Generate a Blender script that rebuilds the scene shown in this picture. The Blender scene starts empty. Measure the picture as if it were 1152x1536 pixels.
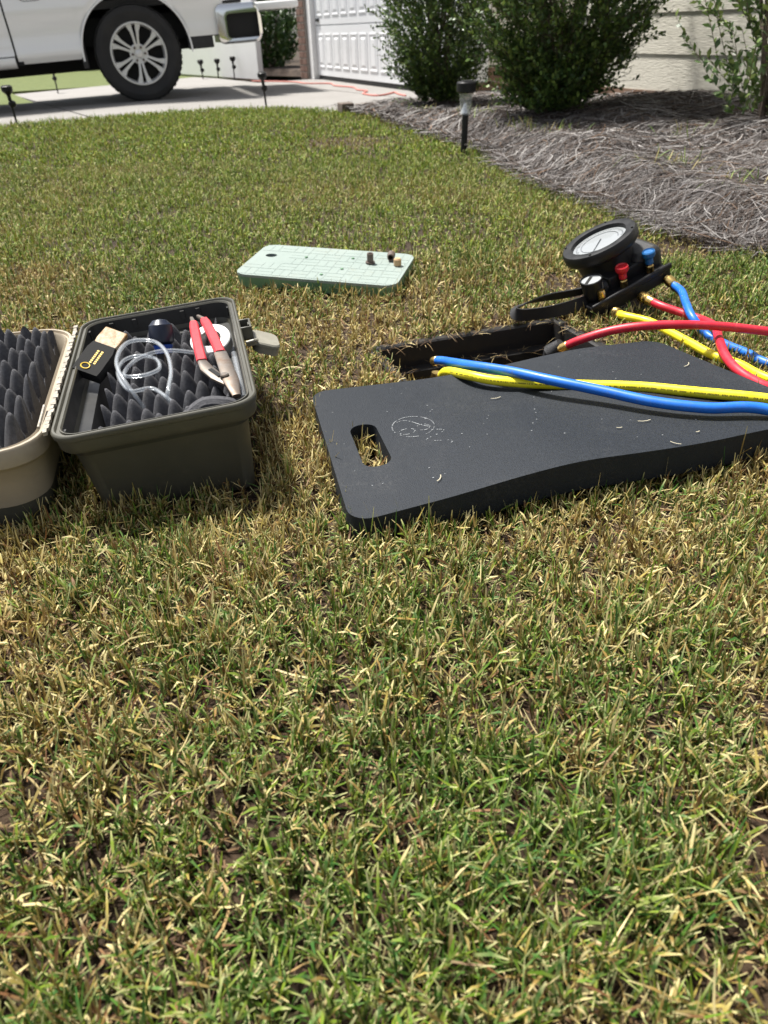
import bpy, math, random
import numpy as np
from mathutils import Vector, Matrix
random.seed(7); rng = np.random.default_rng(7)
SC = bpy.context.scene; COL = SC.collection
PI = math.pi; R = math.radians

# ------------------------------------------------------------------ camera
CAM_P, CAM_R, CAM_H = R(33.2), R(2.0), 0.50
fw = Vector((0, math.cos(CAM_P), -math.sin(CAM_P))); up0 = Vector((0, math.sin(CAM_P), math.cos(CAM_P))); rt0 = Vector((1, 0, 0))
rt = math.cos(CAM_R)*rt0 - math.sin(CAM_R)*up0; up = math.sin(CAM_R)*rt0 + math.cos(CAM_R)*up0
cd = bpy.data.cameras.new('camera'); cam = bpy.data.objects.new('camera', cd); COL.objects.link(cam)
cam.matrix_world = Matrix(((rt.x, up.x, -fw.x, 0), (rt.y, up.y, -fw.y, 0), (rt.z, up.z, -fw.z, CAM_H), (0, 0, 0, 1)))
cd.sensor_fit = 'VERTICAL'; cd.sensor_height = 36; cd.sensor_width = 27; cd.lens = 36*1110/1536
cd.clip_start = 0.02; cd.clip_end = 400
cd.dof.use_dof = True; cd.dof.focus_distance = 0.95; cd.dof.aperture_fstop = 9.0
SC.camera = cam

# ------------------------------------------------------------------ world, sun, exposure
SUN_EL, SUN_AZ = R(64), R(-46)          # azimuth measured from +Y towards +X
w = bpy.data.worlds.new('World'); SC.world = w; w.use_nodes = True
nt = w.node_tree; bg = nt.nodes['Background']
sky = nt.nodes.new('ShaderNodeTexSky'); sky.sky_type = 'NISHITA'; sky.sun_disc = False
sky.sun_elevation = SUN_EL; sky.sun_rotation = SUN_AZ; sky.dust_density = 2.5; sky.air_density = 1.0; sky.ozone_density = 1.0
hs = nt.nodes.new('ShaderNodeHueSaturation'); hs.inputs['Saturation'].default_value = 0.38      # hazy, partly clouded white sky
nt.links.new(sky.outputs[0], hs.inputs['Color']); nt.links.new(hs.outputs[0], bg.inputs[0]); bg.inputs[1].default_value = 0.085
sl = bpy.data.lights.new('sun', 'SUN'); sl.energy = 5.0; sl.angle = R(8); sl.color = (1, 0.965, 0.90)
so = bpy.data.objects.new('sun', sl); COL.objects.link(so)
sdir = Vector((math.sin(SUN_AZ)*math.cos(SUN_EL), math.cos(SUN_AZ)*math.cos(SUN_EL), math.sin(SUN_EL)))
so.rotation_euler = sdir.to_track_quat('Z', 'Y').to_euler(); so.location = (3, 3, 6)
SC.view_settings.view_transform = 'Standard'; SC.view_settings.look = 'None'
SC.view_settings.exposure = 1.02; SC.view_settings.gamma = 1
SC.render.engine = 'CYCLES'
cy = SC.cycles; cy.use_denoising = True; cy.max_bounces = 7; cy.diffuse_bounces = 3; cy.glossy_bounces = 3
cy.transmission_bounces = 6; cy.transparent_max_bounces = 6; cy.caustics_reflective = False; cy.caustics_refractive = False

# ------------------------------------------------------------------ materials
def PM(name, col, rough=0.6, metal=0.0, col2=None, ns=8.0, amt=0.6, bump=0.0, bs=60.0, stretch=(1, 1, 1), spec=0.5, coat=0.0,
       trans=0.0, ior=1.45, detail=6.0, rvar=0.0, bdist=0.004):
    m = bpy.data.materials.new(name); m.use_nodes = True; n = m.node_tree; b = n.nodes['Principled BSDF']; L = n.links.new
    b.inputs['Base Color'].default_value = (*col, 1); b.inputs['Roughness'].default_value = rough; b.inputs['Metallic'].default_value = metal
    b.inputs['Specular IOR Level'].default_value = spec; b.inputs['Coat Weight'].default_value = coat
    b.inputs['Transmission Weight'].default_value = trans; b.inputs['IOR'].default_value = ior
    if col2 is None and bump == 0 and rvar == 0: return m
    tc = n.nodes.new('ShaderNodeTexCoord'); mp = n.nodes.new('ShaderNodeMapping'); mp.inputs['Scale'].default_value = stretch
    L(tc.outputs['Object'], mp.inputs[0])
    if col2 is not None or rvar:
        t = n.nodes.new('ShaderNodeTexNoise'); t.inputs['Scale'].default_value = ns; t.inputs['Detail'].default_value = detail; t.inputs['Roughness'].default_value = 0.6
        L(mp.outputs[0], t.inputs[0])
        cr = n.nodes.new('ShaderNodeValToRGB'); c2 = col2 or col
        cr.color_ramp.elements[0].position = 0.5 - 0.28*amt; cr.color_ramp.elements[1].position = 0.5 + 0.28*amt
        cr.color_ramp.elements[0].color = (*col, 1); cr.color_ramp.elements[1].color = (*c2, 1)
        L(t.outputs['Fac'], cr.inputs[0]); L(cr.outputs[0], b.inputs['Base Color'])
        if rvar:
            mr = n.nodes.new('ShaderNodeMapRange'); mr.inputs[3].default_value = rough - rvar; mr.inputs[4].default_value = rough + rvar
            mr.inputs[1].default_value = 0.3; mr.inputs[2].default_value = 0.7
            L(t.outputs['Fac'], mr.inputs[0]); L(mr.outputs[0], b.inputs['Roughness'])
    if bump:
        t2 = n.nodes.new('ShaderNodeTexNoise'); t2.inputs['Scale'].default_value = bs; t2.inputs['Detail'].default_value = 4
        L(mp.outputs[0], t2.inputs[0]); bu = n.nodes.new('ShaderNodeBump'); bu.inputs['Strength'].default_value = bump; bu.inputs['Distance'].default_value = bdist
        L(t2.outputs['Fac'], bu.inputs['Height']); L(bu.outputs[0], b.inputs['Normal'])
    return m

def attr_mat(name, rough, transl=0.0, spec=0.3):
    m = bpy.data.materials.new(name); m.use_nodes = True; n = m.node_tree; b = n.nodes['Principled BSDF']; L = n.links.new
    a = n.nodes.new('ShaderNodeAttribute'); a.attribute_name = 'col'
    L(a.outputs['Color'], b.inputs['Base Color']); b.inputs['Roughness'].default_value = rough; b.inputs['Specular IOR Level'].default_value = spec
    if transl:
        t = n.nodes.new('ShaderNodeBsdfTranslucent'); mx = n.nodes.new('ShaderNodeMixShader'); mx.inputs[0].default_value = transl
        L(a.outputs['Color'], t.inputs[0]); L(b.outputs[0], mx.inputs[1]); L(t.outputs[0], mx.inputs[2])
        L(mx.outputs[0], n.nodes['Material Output'].inputs[0])
    return m

def clear_mat(name, col, rough, body):
    # thin clear plastic: see-through sheet with a little milky body and a fresnel gloss
    m = bpy.data.materials.new(name); m.use_nodes = True; n = m.node_tree; L = n.links.new; n.nodes.remove(n.nodes['Principled BSDF'])
    tr = n.nodes.new('ShaderNodeBsdfTransparent'); df = n.nodes.new('ShaderNodeBsdfDiffuse'); gl = n.nodes.new('ShaderNodeBsdfGlossy'); lw = n.nodes.new('ShaderNodeLayerWeight'); pw = n.nodes.new('ShaderNodeMath'); fr = n.nodes.new('ShaderNodeMath')
    tr.inputs[0].default_value = (0.96, 0.97, 0.98, 1); df.inputs[0].default_value = (*col, 1); gl.inputs['Roughness'].default_value = rough; lw.inputs[0].default_value = 0.5; pw.operation = 'POWER'; pw.inputs[1].default_value = 4.0; fr.operation = 'MULTIPLY_ADD'; fr.inputs[1].default_value = 0.6; fr.inputs[2].default_value = 0.05
    L(lw.outputs['Facing'], pw.inputs[0]); L(pw.outputs[0], fr.inputs[0])
    a = n.nodes.new('ShaderNodeMixShader'); b = n.nodes.new('ShaderNodeMixShader'); a.inputs[0].default_value = body
    L(tr.outputs[0], a.inputs[1]); L(df.outputs[0], a.inputs[2]); L(fr.outputs[0], b.inputs[0]); L(a.outputs[0], b.inputs[1]); L(gl.outputs[0], b.inputs[2])
    L(b.outputs[0], n.nodes['Material Output'].inputs[0]); return m

M = dict(
    soil=PM('soil', (0.020, 0.011, 0.005), 0.95, col2=(0.048, 0.029, 0.014), ns=9, bump=0.9, bs=90, bdist=0.01),
    bedsoil=PM('bed_soil', (0.032, 0.022, 0.017), 0.95, col2=(0.08, 0.056, 0.043), ns=12, bump=0.9, bs=70, bdist=0.01),
    concrete=PM('concrete', (0.180, 0.170, 0.160), 0.85, col2=(0.225, 0.214, 0.203), ns=2.2, amt=1.0, bump=0.25, bs=140),
    farlawn=PM('far_lawn', (0.055, 0.080, 0.016), 0.9, col2=(0.115, 0.135, 0.032), ns=9, amt=1.0, bump=0.8, bs=40, bdist=0.03),
    olive=PM('olive_plastic', (0.060, 0.057, 0.045), 0.42, col2=(0.073, 0.070, 0.055), ns=14, rvar=0.1, bump=0.12, bs=500, bdist=0.001),
    inner=PM('dark_plastic', (0.020, 0.020, 0.0195), 0.42, col2=(0.030, 0.030, 0.0285), ns=18, rvar=0.1),
    tan=PM('tan_plastic', (0.28, 0.235, 0.175), 0.5, col2=(0.33, 0.28, 0.21), ns=10, bump=0.1, bs=400, bdist=0.001),
    latch=PM('latch_plastic', (0.20, 0.19, 0.155), 0.45, col2=(0.25, 0.235, 0.195), ns=30),
    hinge=PM('hinge_plastic', (0.40, 0.36, 0.30), 0.5, col2=(0.16, 0.14, 0.11), ns=160),
    foam=PM('foam', (0.065, 0.065, 0.071), 0.95, col2=(0.10, 0.10, 0.108), ns=250, bump=0.8, bs=900, bdist=0.002, spec=0.2),
    mat=PM('eva_foam', (0.0060, 0.0080, 0.0115), 0.62, col2=(0.0145, 0.0185, 0.0250), ns=300, amt=0.7, rvar=0.08, bump=0.5, bs=650, bdist=0.0015, spec=0.30),
    chalk=PM('chalk_print', (0.20, 0.21, 0.22), 0.9),
    blackp=PM('black_plastic', (0.010, 0.010, 0.011), 0.42, col2=(0.017, 0.017, 0.018), ns=40, rvar=0.1, spec=0.3),
    rubber=PM('rubber', (0.016, 0.016, 0.017), 0.55, col2=(0.028, 0.028, 0.030), ns=30, rvar=0.1, bump=0.2, bs=300),
    webbing=PM('webbing', (0.012, 0.012, 0.013), 0.75, bump=0.5, bs=900, bdist=0.001),
    boxplastic=PM('box_plastic', (0.006, 0.006, 0.007), 0.5, col2=(0.013, 0.011, 0.009), ns=22, amt=0.9, rvar=0.12),
    boxrim=PM('box_rim', (0.009, 0.0095, 0.011), 0.5, col2=(0.020, 0.017, 0.014), ns=35, amt=0.9),
    lidgreen=PM('lid_green', (0.175, 0.220, 0.200), 0.66, col2=(0.22, 0.262, 0.242), ns=9, amt=1.0, rvar=0.1, bump=0.15, bs=300),
    lidside=PM('lid_side', (0.10, 0.20, 0.115), 0.6, col2=(0.15, 0.27, 0.16), ns=16),
    hole=PM('dark_recess', (0.010, 0.010, 0.010), 0.9),
    red=PM('red_rubber', (0.46, 0.012, 0.030), 0.42, col2=(0.54, 0.022, 0.042), ns=30, rvar=0.08),
    blue=PM('blue_rubber', (0.010, 0.115, 0.50), 0.40, col2=(0.014, 0.145, 0.58), ns=30, rvar=0.08),
    yellow=PM('yellow_rubber', (0.80, 0.68, 0.015), 0.42, col2=(0.86, 0.74, 0.03), ns=30, rvar=0.08),
    ink=PM('ink', (0.06, 0.05, 0.01), 0.7),
    brass=PM('brass', (0.62, 0.42, 0.14), 0.30, 1.0, col2=(0.72, 0.52, 0.20), ns=60, rvar=0.1),
    steel=PM('steel', (0.24, 0.225, 0.205), 0.45, 0.8, col2=(0.13, 0.09, 0.065), ns=50, amt=0.8, rvar=0.1),
    dial=PM('dial_face', (0.27, 0.28, 0.285), 0.45),
    marks=PM('dial_ink', (0.06, 0.065, 0.07), 0.6),
    glass=clear_mat('glass', (1, 1, 1), 0.04, 0.0),
    tubing=clear_mat('clear_vinyl', (0.80, 0.84, 0.88), 0.08, 0.11),
    grip=PM('red_grip', (0.50, 0.035, 0.045), 0.5, col2=(0.40, 0.02, 0.03), ns=60, bump=0.3, bs=300, bdist=0.001),
    tape=PM('white_tape', (0.78, 0.78, 0.76), 0.5, col2=(0.70, 0.70, 0.68), ns=40),
    amber=PM('worn_amber', (0.22, 0.10, 0.012), 0.5, col2=(0.36, 0.29, 0.19), ns=110, amt=0.5, bump=0.4, bs=200, bdist=0.001),
    print=PM('yellow_print', (0.75, 0.50, 0.06), 0.5),
    navy=PM('navy_grip', (0.006, 0.009, 0.022), 0.35, col2=(0.010, 0.016, 0.034), ns=40),
    bluep=PM('blue_plastic', (0.015, 0.07, 0.36), 0.35),
    redp=PM('red_plastic', (0.55, 0.02, 0.03), 0.38),
    bluek=PM('blue_knob', (0.015, 0.11, 0.30), 0.38),
    tanp=PM('tan_cap', (0.42, 0.27, 0.14), 0.5, col2=(0.5, 0.33, 0.18), ns=80),
    brownp=PM('brown_fitting', (0.10, 0.075, 0.065), 0.45, 0.3, col2=(0.16, 0.12, 0.10), ns=90),
    paint=PM('white_paint', (0.86, 0.86, 0.85), 0.25, coat=0.8),
    chrome=PM('chrome', (0.78, 0.78, 0.77), 0.15, 1.0),
    alloy=PM('alloy', (0.66, 0.655, 0.64), 0.33, 0.35),
    tyre=PM('tyre', (0.018, 0.018, 0.019), 0.8, col2=(0.030, 0.029, 0.028), ns=8, bump=0.3, bs=80),
    black=PM('under_black', (0.010, 0.010, 0.010), 0.8),
    siding=PM('siding_paint', (0.66, 0.63, 0.55), 0.6, col2=(0.70, 0.67, 0.59), ns=5, bump=0.5, bs=30, stretch=(1, 1, 7), bdist=0.006),
    trim=PM('white_trim', (0.80, 0.80, 0.80), 0.5, col2=(0.76, 0.76, 0.75), ns=6),
    door=PM('door_white', (0.80, 0.81, 0.83), 0.45, col2=(0.77, 0.78, 0.80), ns=5),
    found=PM('foundation', (0.17, 0.095, 0.06), 0.9, col2=(0.26, 0.17, 0.12), ns=12, bump=0.5, bs=60),
    brick=PM('brick', (0.10, 0.050, 0.035), 0.9, col2=(0.17, 0.10, 0.075), ns=14, bump=0.5, bs=90),
    mortar=PM('mortar', (0.30, 0.27, 0.24), 0.95),
    roof=PM('shingle', (0.06, 0.058, 0.055), 0.9, col2=(0.1, 0.095, 0.09), ns=30),
    bark=PM('bark', (0.10, 0.075, 0.055), 0.9, col2=(0.18, 0.14, 0.11), ns=60, bump=0.6, bs=120),
    frost=clear_mat('clear_lens', (0.75, 0.77, 0.76), 0.15, 0.22),
    silver=PM('silver', (0.75, 0.75, 0.74), 0.25, 0.8),
    cord=PM('cord', (0.55, 0.20, 0.17), 0.6),
    block=PM('block', (0.08, 0.06, 0.05), 0.9, col2=(0.14, 0.11, 0.09), ns=20),
    vinyl=PM('white_vinyl', (0.80, 0.80, 0.80), 0.45, col2=(0.77, 0.77, 0.77), ns=4),
    grass=attr_mat('grass_blade', 0.55, 0.16, 0.16),
    straw=attr_mat('straw_needle', 0.75, 0.0, 0.25),
    leaf=attr_mat('leaf', 0.42, 0.18, 0.4),
)

def dusty(m, col, scale, lo, hi, fine):
    n = m.node_tree; b = n.nodes['Principled BSDF']; L = n.links.new; src = b.inputs['Base Color'].links[0].from_socket
    tc = n.nodes.new('ShaderNodeTexCoord'); t1 = n.nodes.new('ShaderNodeTexNoise'); t1.inputs['Scale'].default_value = scale; t1.inputs['Detail'].default_value = 8; t1.inputs['Roughness'].default_value = 0.7
    t2 = n.nodes.new('ShaderNodeTexNoise'); t2.inputs['Scale'].default_value = fine; t2.inputs['Detail'].default_value = 3
    L(tc.outputs['Object'], t1.inputs[0]); L(tc.outputs['Object'], t2.inputs[0]); r1 = n.nodes.new('ShaderNodeMapRange'); r1.inputs[1].default_value = lo; r1.inputs[2].default_value = hi
    r2 = n.nodes.new('ShaderNodeMapRange'); r2.inputs[1].default_value = 0.42; r2.inputs[2].default_value = 0.7; L(t1.outputs['Fac'], r1.inputs[0]); L(t2.outputs['Fac'], r2.inputs[0])
    mu = n.nodes.new('ShaderNodeMath'); mu.operation = 'MULTIPLY'; L(r1.outputs[0], mu.inputs[0]); L(r2.outputs[0], mu.inputs[1])
    mx = n.nodes.new('ShaderNodeMix'); mx.data_type = 'RGBA'; L(mu.outputs[0], mx.inputs[0]); L(src, mx.inputs[6]); mx.inputs[7].default_value = (*col, 1); L(mx.outputs[2], b.inputs['Base Color'])
dusty(M['mat'], (0.045, 0.046, 0.048), 11, 0.50, 0.85, 260); dusty(M['olive'], (0.13, 0.12, 0.095), 16, 0.52, 0.85, 120); dusty(M['tan'], (0.20, 0.165, 0.12), 14, 0.5, 0.85, 90)
dusty(M['blue'], (0.10, 0.14, 0.22), 25, 0.5, 0.85, 200); dusty(M['red'], (0.36, 0.10, 0.10), 25, 0.5, 0.85, 200); dusty(M['yellow'], (0.42, 0.34, 0.08), 25, 0.52, 0.85, 200)
dusty(M['lidgreen'], (0.17, 0.17, 0.12), 14, 0.52, 0.8, 120); dusty(M['concrete'], (0.13, 0.12, 0.108), 1.1, 0.5, 0.85, 14); dusty(M['foam'], (0.16, 0.15, 0.135), 30, 0.55, 0.8, 300)

# ------------------------------------------------------------------ mesh helpers
def tag(o, label=None, cat=None, group=None, kind=None):
    if label: o['label'] = label
    if cat: o['category'] = cat
    if group: o['group'] = group
    if kind: o['kind'] = kind
    return o
def thing(name, loc, label, cat, group=None):
    o = bpy.data.objects.new(name, None); COL.objects.link(o); o.location = loc; o.empty_display_size = 0.05
    return tag(o, label, cat, group)
def base_of(p):
    while p.parent: p = p.parent
    return Vector(p.location)
def cr_spline(pts, n=8):
    P = [Vector(p) for p in pts]; P = [P[0]*2 - P[1]] + P + [P[-1]*2 - P[-2]]; out = []
    for i in range(1, len(P)-2):
        a, b, c, d = P[i-1:i+3]
        for k in range(n):
            t = k/n; out.append(0.5*((2*b) + (c-a)*t + (2*a-5*b+4*c-d)*t*t + (3*b-a-3*c+d)*t**3))
    out.append(P[-2]); return out
def rrect(wd, ht, r, n=6):
    pts = []
    for cx, cy_, a0 in ((1, -1, -90), (1, 1, 0), (-1, 1, 90), (-1, -1, 180)):
        for k in range(n+1):
            a = R(a0 + 90*k/n); pts.append((cx*(wd/2-r) + r*math.cos(a), cy_*(ht/2-r) + r*math.sin(a)))
    return pts
class MB:
    def __init__(s, T=None): s.v = []; s.f = []; s.mi = []; s.T = T; s.cm = 0
    def add(s, vs, fs):
        o = len(s.v); s.v += [Vector(p) for p in vs]; s.f += [tuple(i+o for i in f) for f in fs]; s.mi += [s.cm]*len(fs); return s
    def box(s, c, d, M3=None):
        c = Vector(c); vs = []
        for z in (-1, 1):
            for y in (-1, 1):
                for x in (-1, 1):
                    p = Vector((x*d[0]/2, y*d[1]/2, z*d[2]/2)); vs.append(c + (M3 @ p if M3 else p))
        return s.add(vs, [(0, 2, 3, 1), (4, 5, 7, 6), (0, 1, 5, 4), (2, 6, 7, 3), (0, 4, 6, 2), (1, 3, 7, 5)])
    def loft(s, loops, cap0=True, cap1=True, close=True):
        n = len(loops[0]); vs = [p for l in loops for p in l]; fs = []
        for i in range(len(loops)-1):
            for k in range(n if close else n-1):
                a = i*n+k; b = i*n+(k+1) % n; fs.append((a, b, b+n, a+n))
        if cap0: fs.append(tuple(reversed(range(n))))
        if cap1: fs.append(tuple((len(loops)-1)*n+k for k in range(n)))
        return s.add(vs, fs)
    def lathe(s, prof, n=24, c=(0, 0, 0), ax=(0, 0, 1), cap=True):
        c = Vector(c); q = Vector((0, 0, 1)).rotation_difference(Vector(ax).normalized()); loops = []
        for r, z in prof:
            loops.append([c + q @ Vector((r*math.cos(2*PI*k/n), r*math.sin(2*PI*k/n), z)) for k in range(n)])
        return s.loft(loops, cap, cap)
    def tube(s, pts, r, n=8, cap=True):
        pts = [Vector(p) for p in pts]; loops = []; prev = None
        for i, p in enumerate(pts):
            t = (pts[min(i+1, len(pts)-1)] - pts[max(i-1, 0)]).normalized()
            if prev is None:
                a = t.cross(Vector((0, 0, 1)));
                if a.length < 1e-3: a = t.cross(Vector((1, 0, 0)))
                a.normalize()
            else: a = (prev - t*prev.dot(t)).normalized()
            prev = a; b = t.cross(a); rr = r[i] if isinstance(r, (list, tuple)) else r
            loops.append([p + a*rr*math.cos(2*PI*k/n) + b*rr*math.sin(2*PI*k/n) for k in range(n)])
        return s.loft(loops, cap, cap)
    def prism(s, poly, z0, z1):
        return s.loft([[(x, y, z0) for x, y in poly], [(x, y, z1) for x, y in poly]])
    def build(s, name, mat, parent=None, smooth=35, bevel=0, label=None, kind=None, origin=None):
        me = bpy.data.meshes.new(name); off = base_of(parent) if parent else (Vector(origin) if origin else Vector((0, 0, 0)))
        vs = [((s.T @ v) if s.T else v) - off for v in s.v]
        me.from_pydata(vs, [], s.f)
        for m_ in (mat if isinstance(mat, (list, tuple)) else [mat]): me.materials.append(M[m_])
        if isinstance(mat, (list, tuple)): me.polygons.foreach_set('material_index', s.mi)
        me.validate()
        import bmesh
        bm = bmesh.new(); bm.from_mesh(me); bmesh.ops.recalc_face_normals(bm, faces=bm.faces); bm.to_mesh(me); bm.free()
        if smooth: me.shade_smooth(); me.set_sharp_from_angle(angle=R(smooth))
        o = bpy.data.objects.new(name, me); COL.objects.link(o); o.parent = parent
        if origin and not parent: o.location = origin
        if bevel:
            b = o.modifiers.new('bevel', 'BEVEL'); b.width = bevel; b.segments = 2; b.limit_method = 'ANGLE'; b.angle_limit = R(40)
        if label: o['label'] = label
        if kind: o['kind'] = kind
        return o
def copy_tree(o, parent=None):
    c = o.copy(); COL.objects.link(c); c.parent = parent
    for ch in list(o.children): copy_tree(ch, c)
    return c
def ribbons(name, P, Wd, W, colr, mat, parent=None):
    """P (N,K,3) centre lines, Wd (N,3) or (N,K,3) width direction, W (N,K) half widths, colr (N,K,3)."""
    N, K, _ = P.shape
    if Wd.ndim == 2: Wd = np.repeat(Wd[:, None, :], K, 1)
    V = np.empty((N, K, 2, 3), np.float32); V[:, :, 0] = P - Wd*W[..., None]; V[:, :, 1] = P + Wd*W[..., None]
    if parent: V -= np.array(base_of(parent), np.float32)
    idx = (np.arange(N)[:, None, None]*K + np.arange(K-1)[None, :, None])*2
    F = (idx + np.array([0, 1, 3, 2])[None, None, :]).reshape(-1)
    nf = N*(K-1); me = bpy.data.meshes.new(name)
    me.vertices.add(N*K*2); me.vertices.foreach_set('co', V.reshape(-1))
    me.loops.add(nf*4); me.loops.foreach_set('vertex_index', F.astype(np.int32))
    me.polygons.add(nf); me.polygons.foreach_set('loop_start', np.arange(0, nf*4, 4, dtype=np.int32))
    me.polygons.foreach_set('use_smooth', np.ones(nf, bool))
    at = me.color_attributes.new('col', 'FLOAT_COLOR', 'POINT')
    c4 = np.ones((N, K, 2, 4), np.float32); c4[..., :3] = colr[:, :, None, :]; at.data.foreach_set('color', c4.reshape(-1))
    me.update(calc_edges=True); me.materials.append(M[mat])
    o = bpy.data.objects.new(name, me); COL.objects.link(o); o.parent = parent
    return o
def vnoise(x, y, s, seed=0):
    """smooth value noise in 0..1"""
    x = np.asarray(x)*s + 131.7*seed; y = np.asarray(y)*s + 57.3*seed
    xi = np.floor(x); yi = np.floor(y); fx = x-xi; fy = y-yi; fx = fx*fx*(3-2*fx); fy = fy*fy*(3-2*fy)
    def h(a, b): v = np.sin(a*127.1 + b*311.7 + seed*17.3)*43758.5453; return v - np.floor(v)
    return (h(xi, yi)*(1-fx) + h(xi+1, yi)*fx)*(1-fy) + (h(xi, yi+1)*(1-fx) + h(xi+1, yi+1)*fx)*fy
def inpoly(x, y, poly):
    r = np.zeros(np.shape(x), bool); n = len(poly)
    for i in range(n):
        x0, y0 = poly[i]; x1, y1 = poly[(i+1) % n]
        if y0 == y1: continue
        c = ((y0 > y) != (y1 > y)) & (x < (x1-x0)*(y-y0)/(y1-y0)+x0); r ^= c
    return r
def polydist(x, y, pts, closed=False):
    d = np.full(np.shape(x), 1e9); n = len(pts)
    for i in range(n if closed else n-1):
        a = pts[i]; b = pts[(i+1) % n]; vx, vy = b[0]-a[0], b[1]-a[1]; L2 = vx*vx+vy*vy
        t = np.clip(((x-a[0])*vx + (y-a[1])*vy)/L2, 0, 1); d = np.minimum(d, np.hypot(x-a[0]-t*vx, y-a[1]-t*vy))
    return d
def sstep(a, b, x): t = np.clip((x-a)/(b-a), 0, 1); return t*t*(3-2*t)
def nrm(v): return v/np.maximum(np.linalg.norm(v, axis=-1, keepdims=True), 1e-9)

# ------------------------------------------------------------------ layout (metres; camera stands over 0,0)
BED_EDGE = [(-0.2, 5.9), (0.02, 5.41), (0.30, 4.6), (0.52, 3.87), (0.60, 3.05), (0.72, 2.50), (0.82, 2.14), (0.91, 1.90), (1.0, 1.78), (1.6, 1.38), (3.0, 0.9), (4.2, 0.6)]
LAWN = [(-9, -3), (-9, 1.6), (-5, 4.3), (-2.58, 5.84), (-1.58, 6.5), (-1.1, 6.62), (-0.64, 6.45)] + BED_EDGE + [(4.2, -3)]
WD = Vector((-0.365, 0.931, 0)).normalized()          # direction in which the house walls recede
WN = Vector((-WD.y, WD.x, 0))                          # outward normal of those walls
KC = Vector((1.30, 5.38, 0)); KN = KC - WD*5.2         # far and near ends of the bedroom wing wall
JC = Vector((0.879, 7.05, 0)); GL = JC + WD*4.42       # near and far ends of the garage front
BED = BED_EDGE + [(KN.x+0.1, KN.y-0.2), (KN.x, KN.y), (KC.x, KC.y), (1.12, 5.9), (0.72, 6.5)]
VB_A = Vector((0.946, 0.325, 0)).normalized(); VB_B = Vector((0.325, -0.946, 0)).normalized(); VB_O = Vector((-0.002, 1.297, 0))
VB_L, VB_W = 0.369, 0.235
def vb(a, b, z=0.0): return VB_O + VB_A*a + VB_B*b + Vector((0, 0, z))
def lawn_z(x, y):
    x = np.asarray(x, float); y = np.asarray(y, float)
    f = sstep(1.6, 3.0, y)
    return f*((vnoise(x, y, 0.9, 3)-0.5)*0.03 + 0.0) + (vnoise(x, y, 5, 4)-0.5)*0.008
def bed_z(x, y):
    x = np.asarray(x, float); y = np.asarray(y, float)
    d = polydist(x, y, BED_EDGE); d = np.where(inpoly(x, y, BED), d, -d); far = sstep(4.2, 5.8, y)
    h = (0.068*sstep(0.0, 0.20, d) + 0.055*sstep(0.2, 1.2, d))*(1-0.75*far)
    return h + (vnoise(x, y, 3.0, 5)-0.5)*0.05*sstep(0.02, 0.3, d)*(1-0.6*far) + 0.004 - 0.03*(1-sstep(-0.01, .05, d))

# ------------------------------------------------------------------ ground sheet with a real hole for the valve box
def axis(lo, hi, fine_lo, fine_hi, st, extra):
    a = list(np.arange(fine_lo, fine_hi+1e-6, st)); v = fine_lo; s = st
    while v > lo: s *= 1.35; v -= s; a.append(max(v, lo))
    v = fine_hi; s = st
    while v < hi: s *= 1.35; v += s; a.append(min(v, hi))
    a = [q for q in a if all(abs(q-e) > st*0.45 for e in extra)] + list(extra)
    return np.array(sorted(set(round(q, 5) for q in a)))
ga = axis(-90, 90, -4, 6, 0.11, [0.0, VB_L]); gb = axis(-90, 90, -7, 2.2, 0.11, [0.0, VB_W])
A, B = np.meshgrid(ga, gb, indexing='ij')
X = VB_O.x + VB_A.x*A + VB_B.x*B; Y = VB_O.y + VB_A.y*A + VB_B.y*B
ins = inpoly(X, Y, LAWN); dist = polydist(X, Y, LAWN, True)
Z = np.where(ins, lawn_z(X, Y), -0.13*sstep(0, 0.12, dist))
Z = np.where(inpoly(X, Y, BED), -0.02, Z); Z = np.where((A > -0.15) & (A < 0.5) & (B > -0.15) & (B < 0.4), 0.0, Z)
g = MB(); na, nb = A.shape
fs = []
for i in range(na-1):
    for j in range(nb-1):
        if abs(ga[i]) < 1e-6 and abs(gb[j]) < 1e-6 or (ga[i] >= -1e-6 and ga[i+1] <= VB_L+1e-6 and gb[j] >= -1e-6 and gb[j+1] <= VB_W+1e-6): continue
        fs.append((i*nb+j, i*nb+j+1, (i+1)*nb+j+1, (i+1)*nb+j))
g.add(np.stack([X, Y, Z], -1).reshape(-1, 3).tolist(), fs)
tag(g.build('ground', 'soil', smooth=60), kind='structure')

# raised planting bed under the pine straw
xs = np.arange(-0.4, 4.3, 0.06); ys = np.arange(0.3, 6.7, 0.06); X, Y = np.meshgrid(xs, ys, indexing='ij')
ok = inpoly(X, Y, BED); Zb = bed_z(X, Y); g = MB(); nb = len(ys)
vs = np.stack([X, Y, Zb], -1).reshape(-1, 3).tolist()
fs = [(i*nb+j, (i+1)*nb+j, (i+1)*nb+j+1, i*nb+j+1) for i in range(len(xs)-1) for j in range(nb-1) if ok[i, j] or ok[i+1, j+1] or ok[i+1, j] or ok[i, j+1]]
used = sorted({k for f in fs for k in f}); rm = {k: n for n, k in enumerate(used)}
g.add([vs[k] for k in used], [tuple(rm[k] for k in f) for f in fs])
tag(g.build('planting_bed', 'bedsoil', smooth=60), kind='structure')

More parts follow.
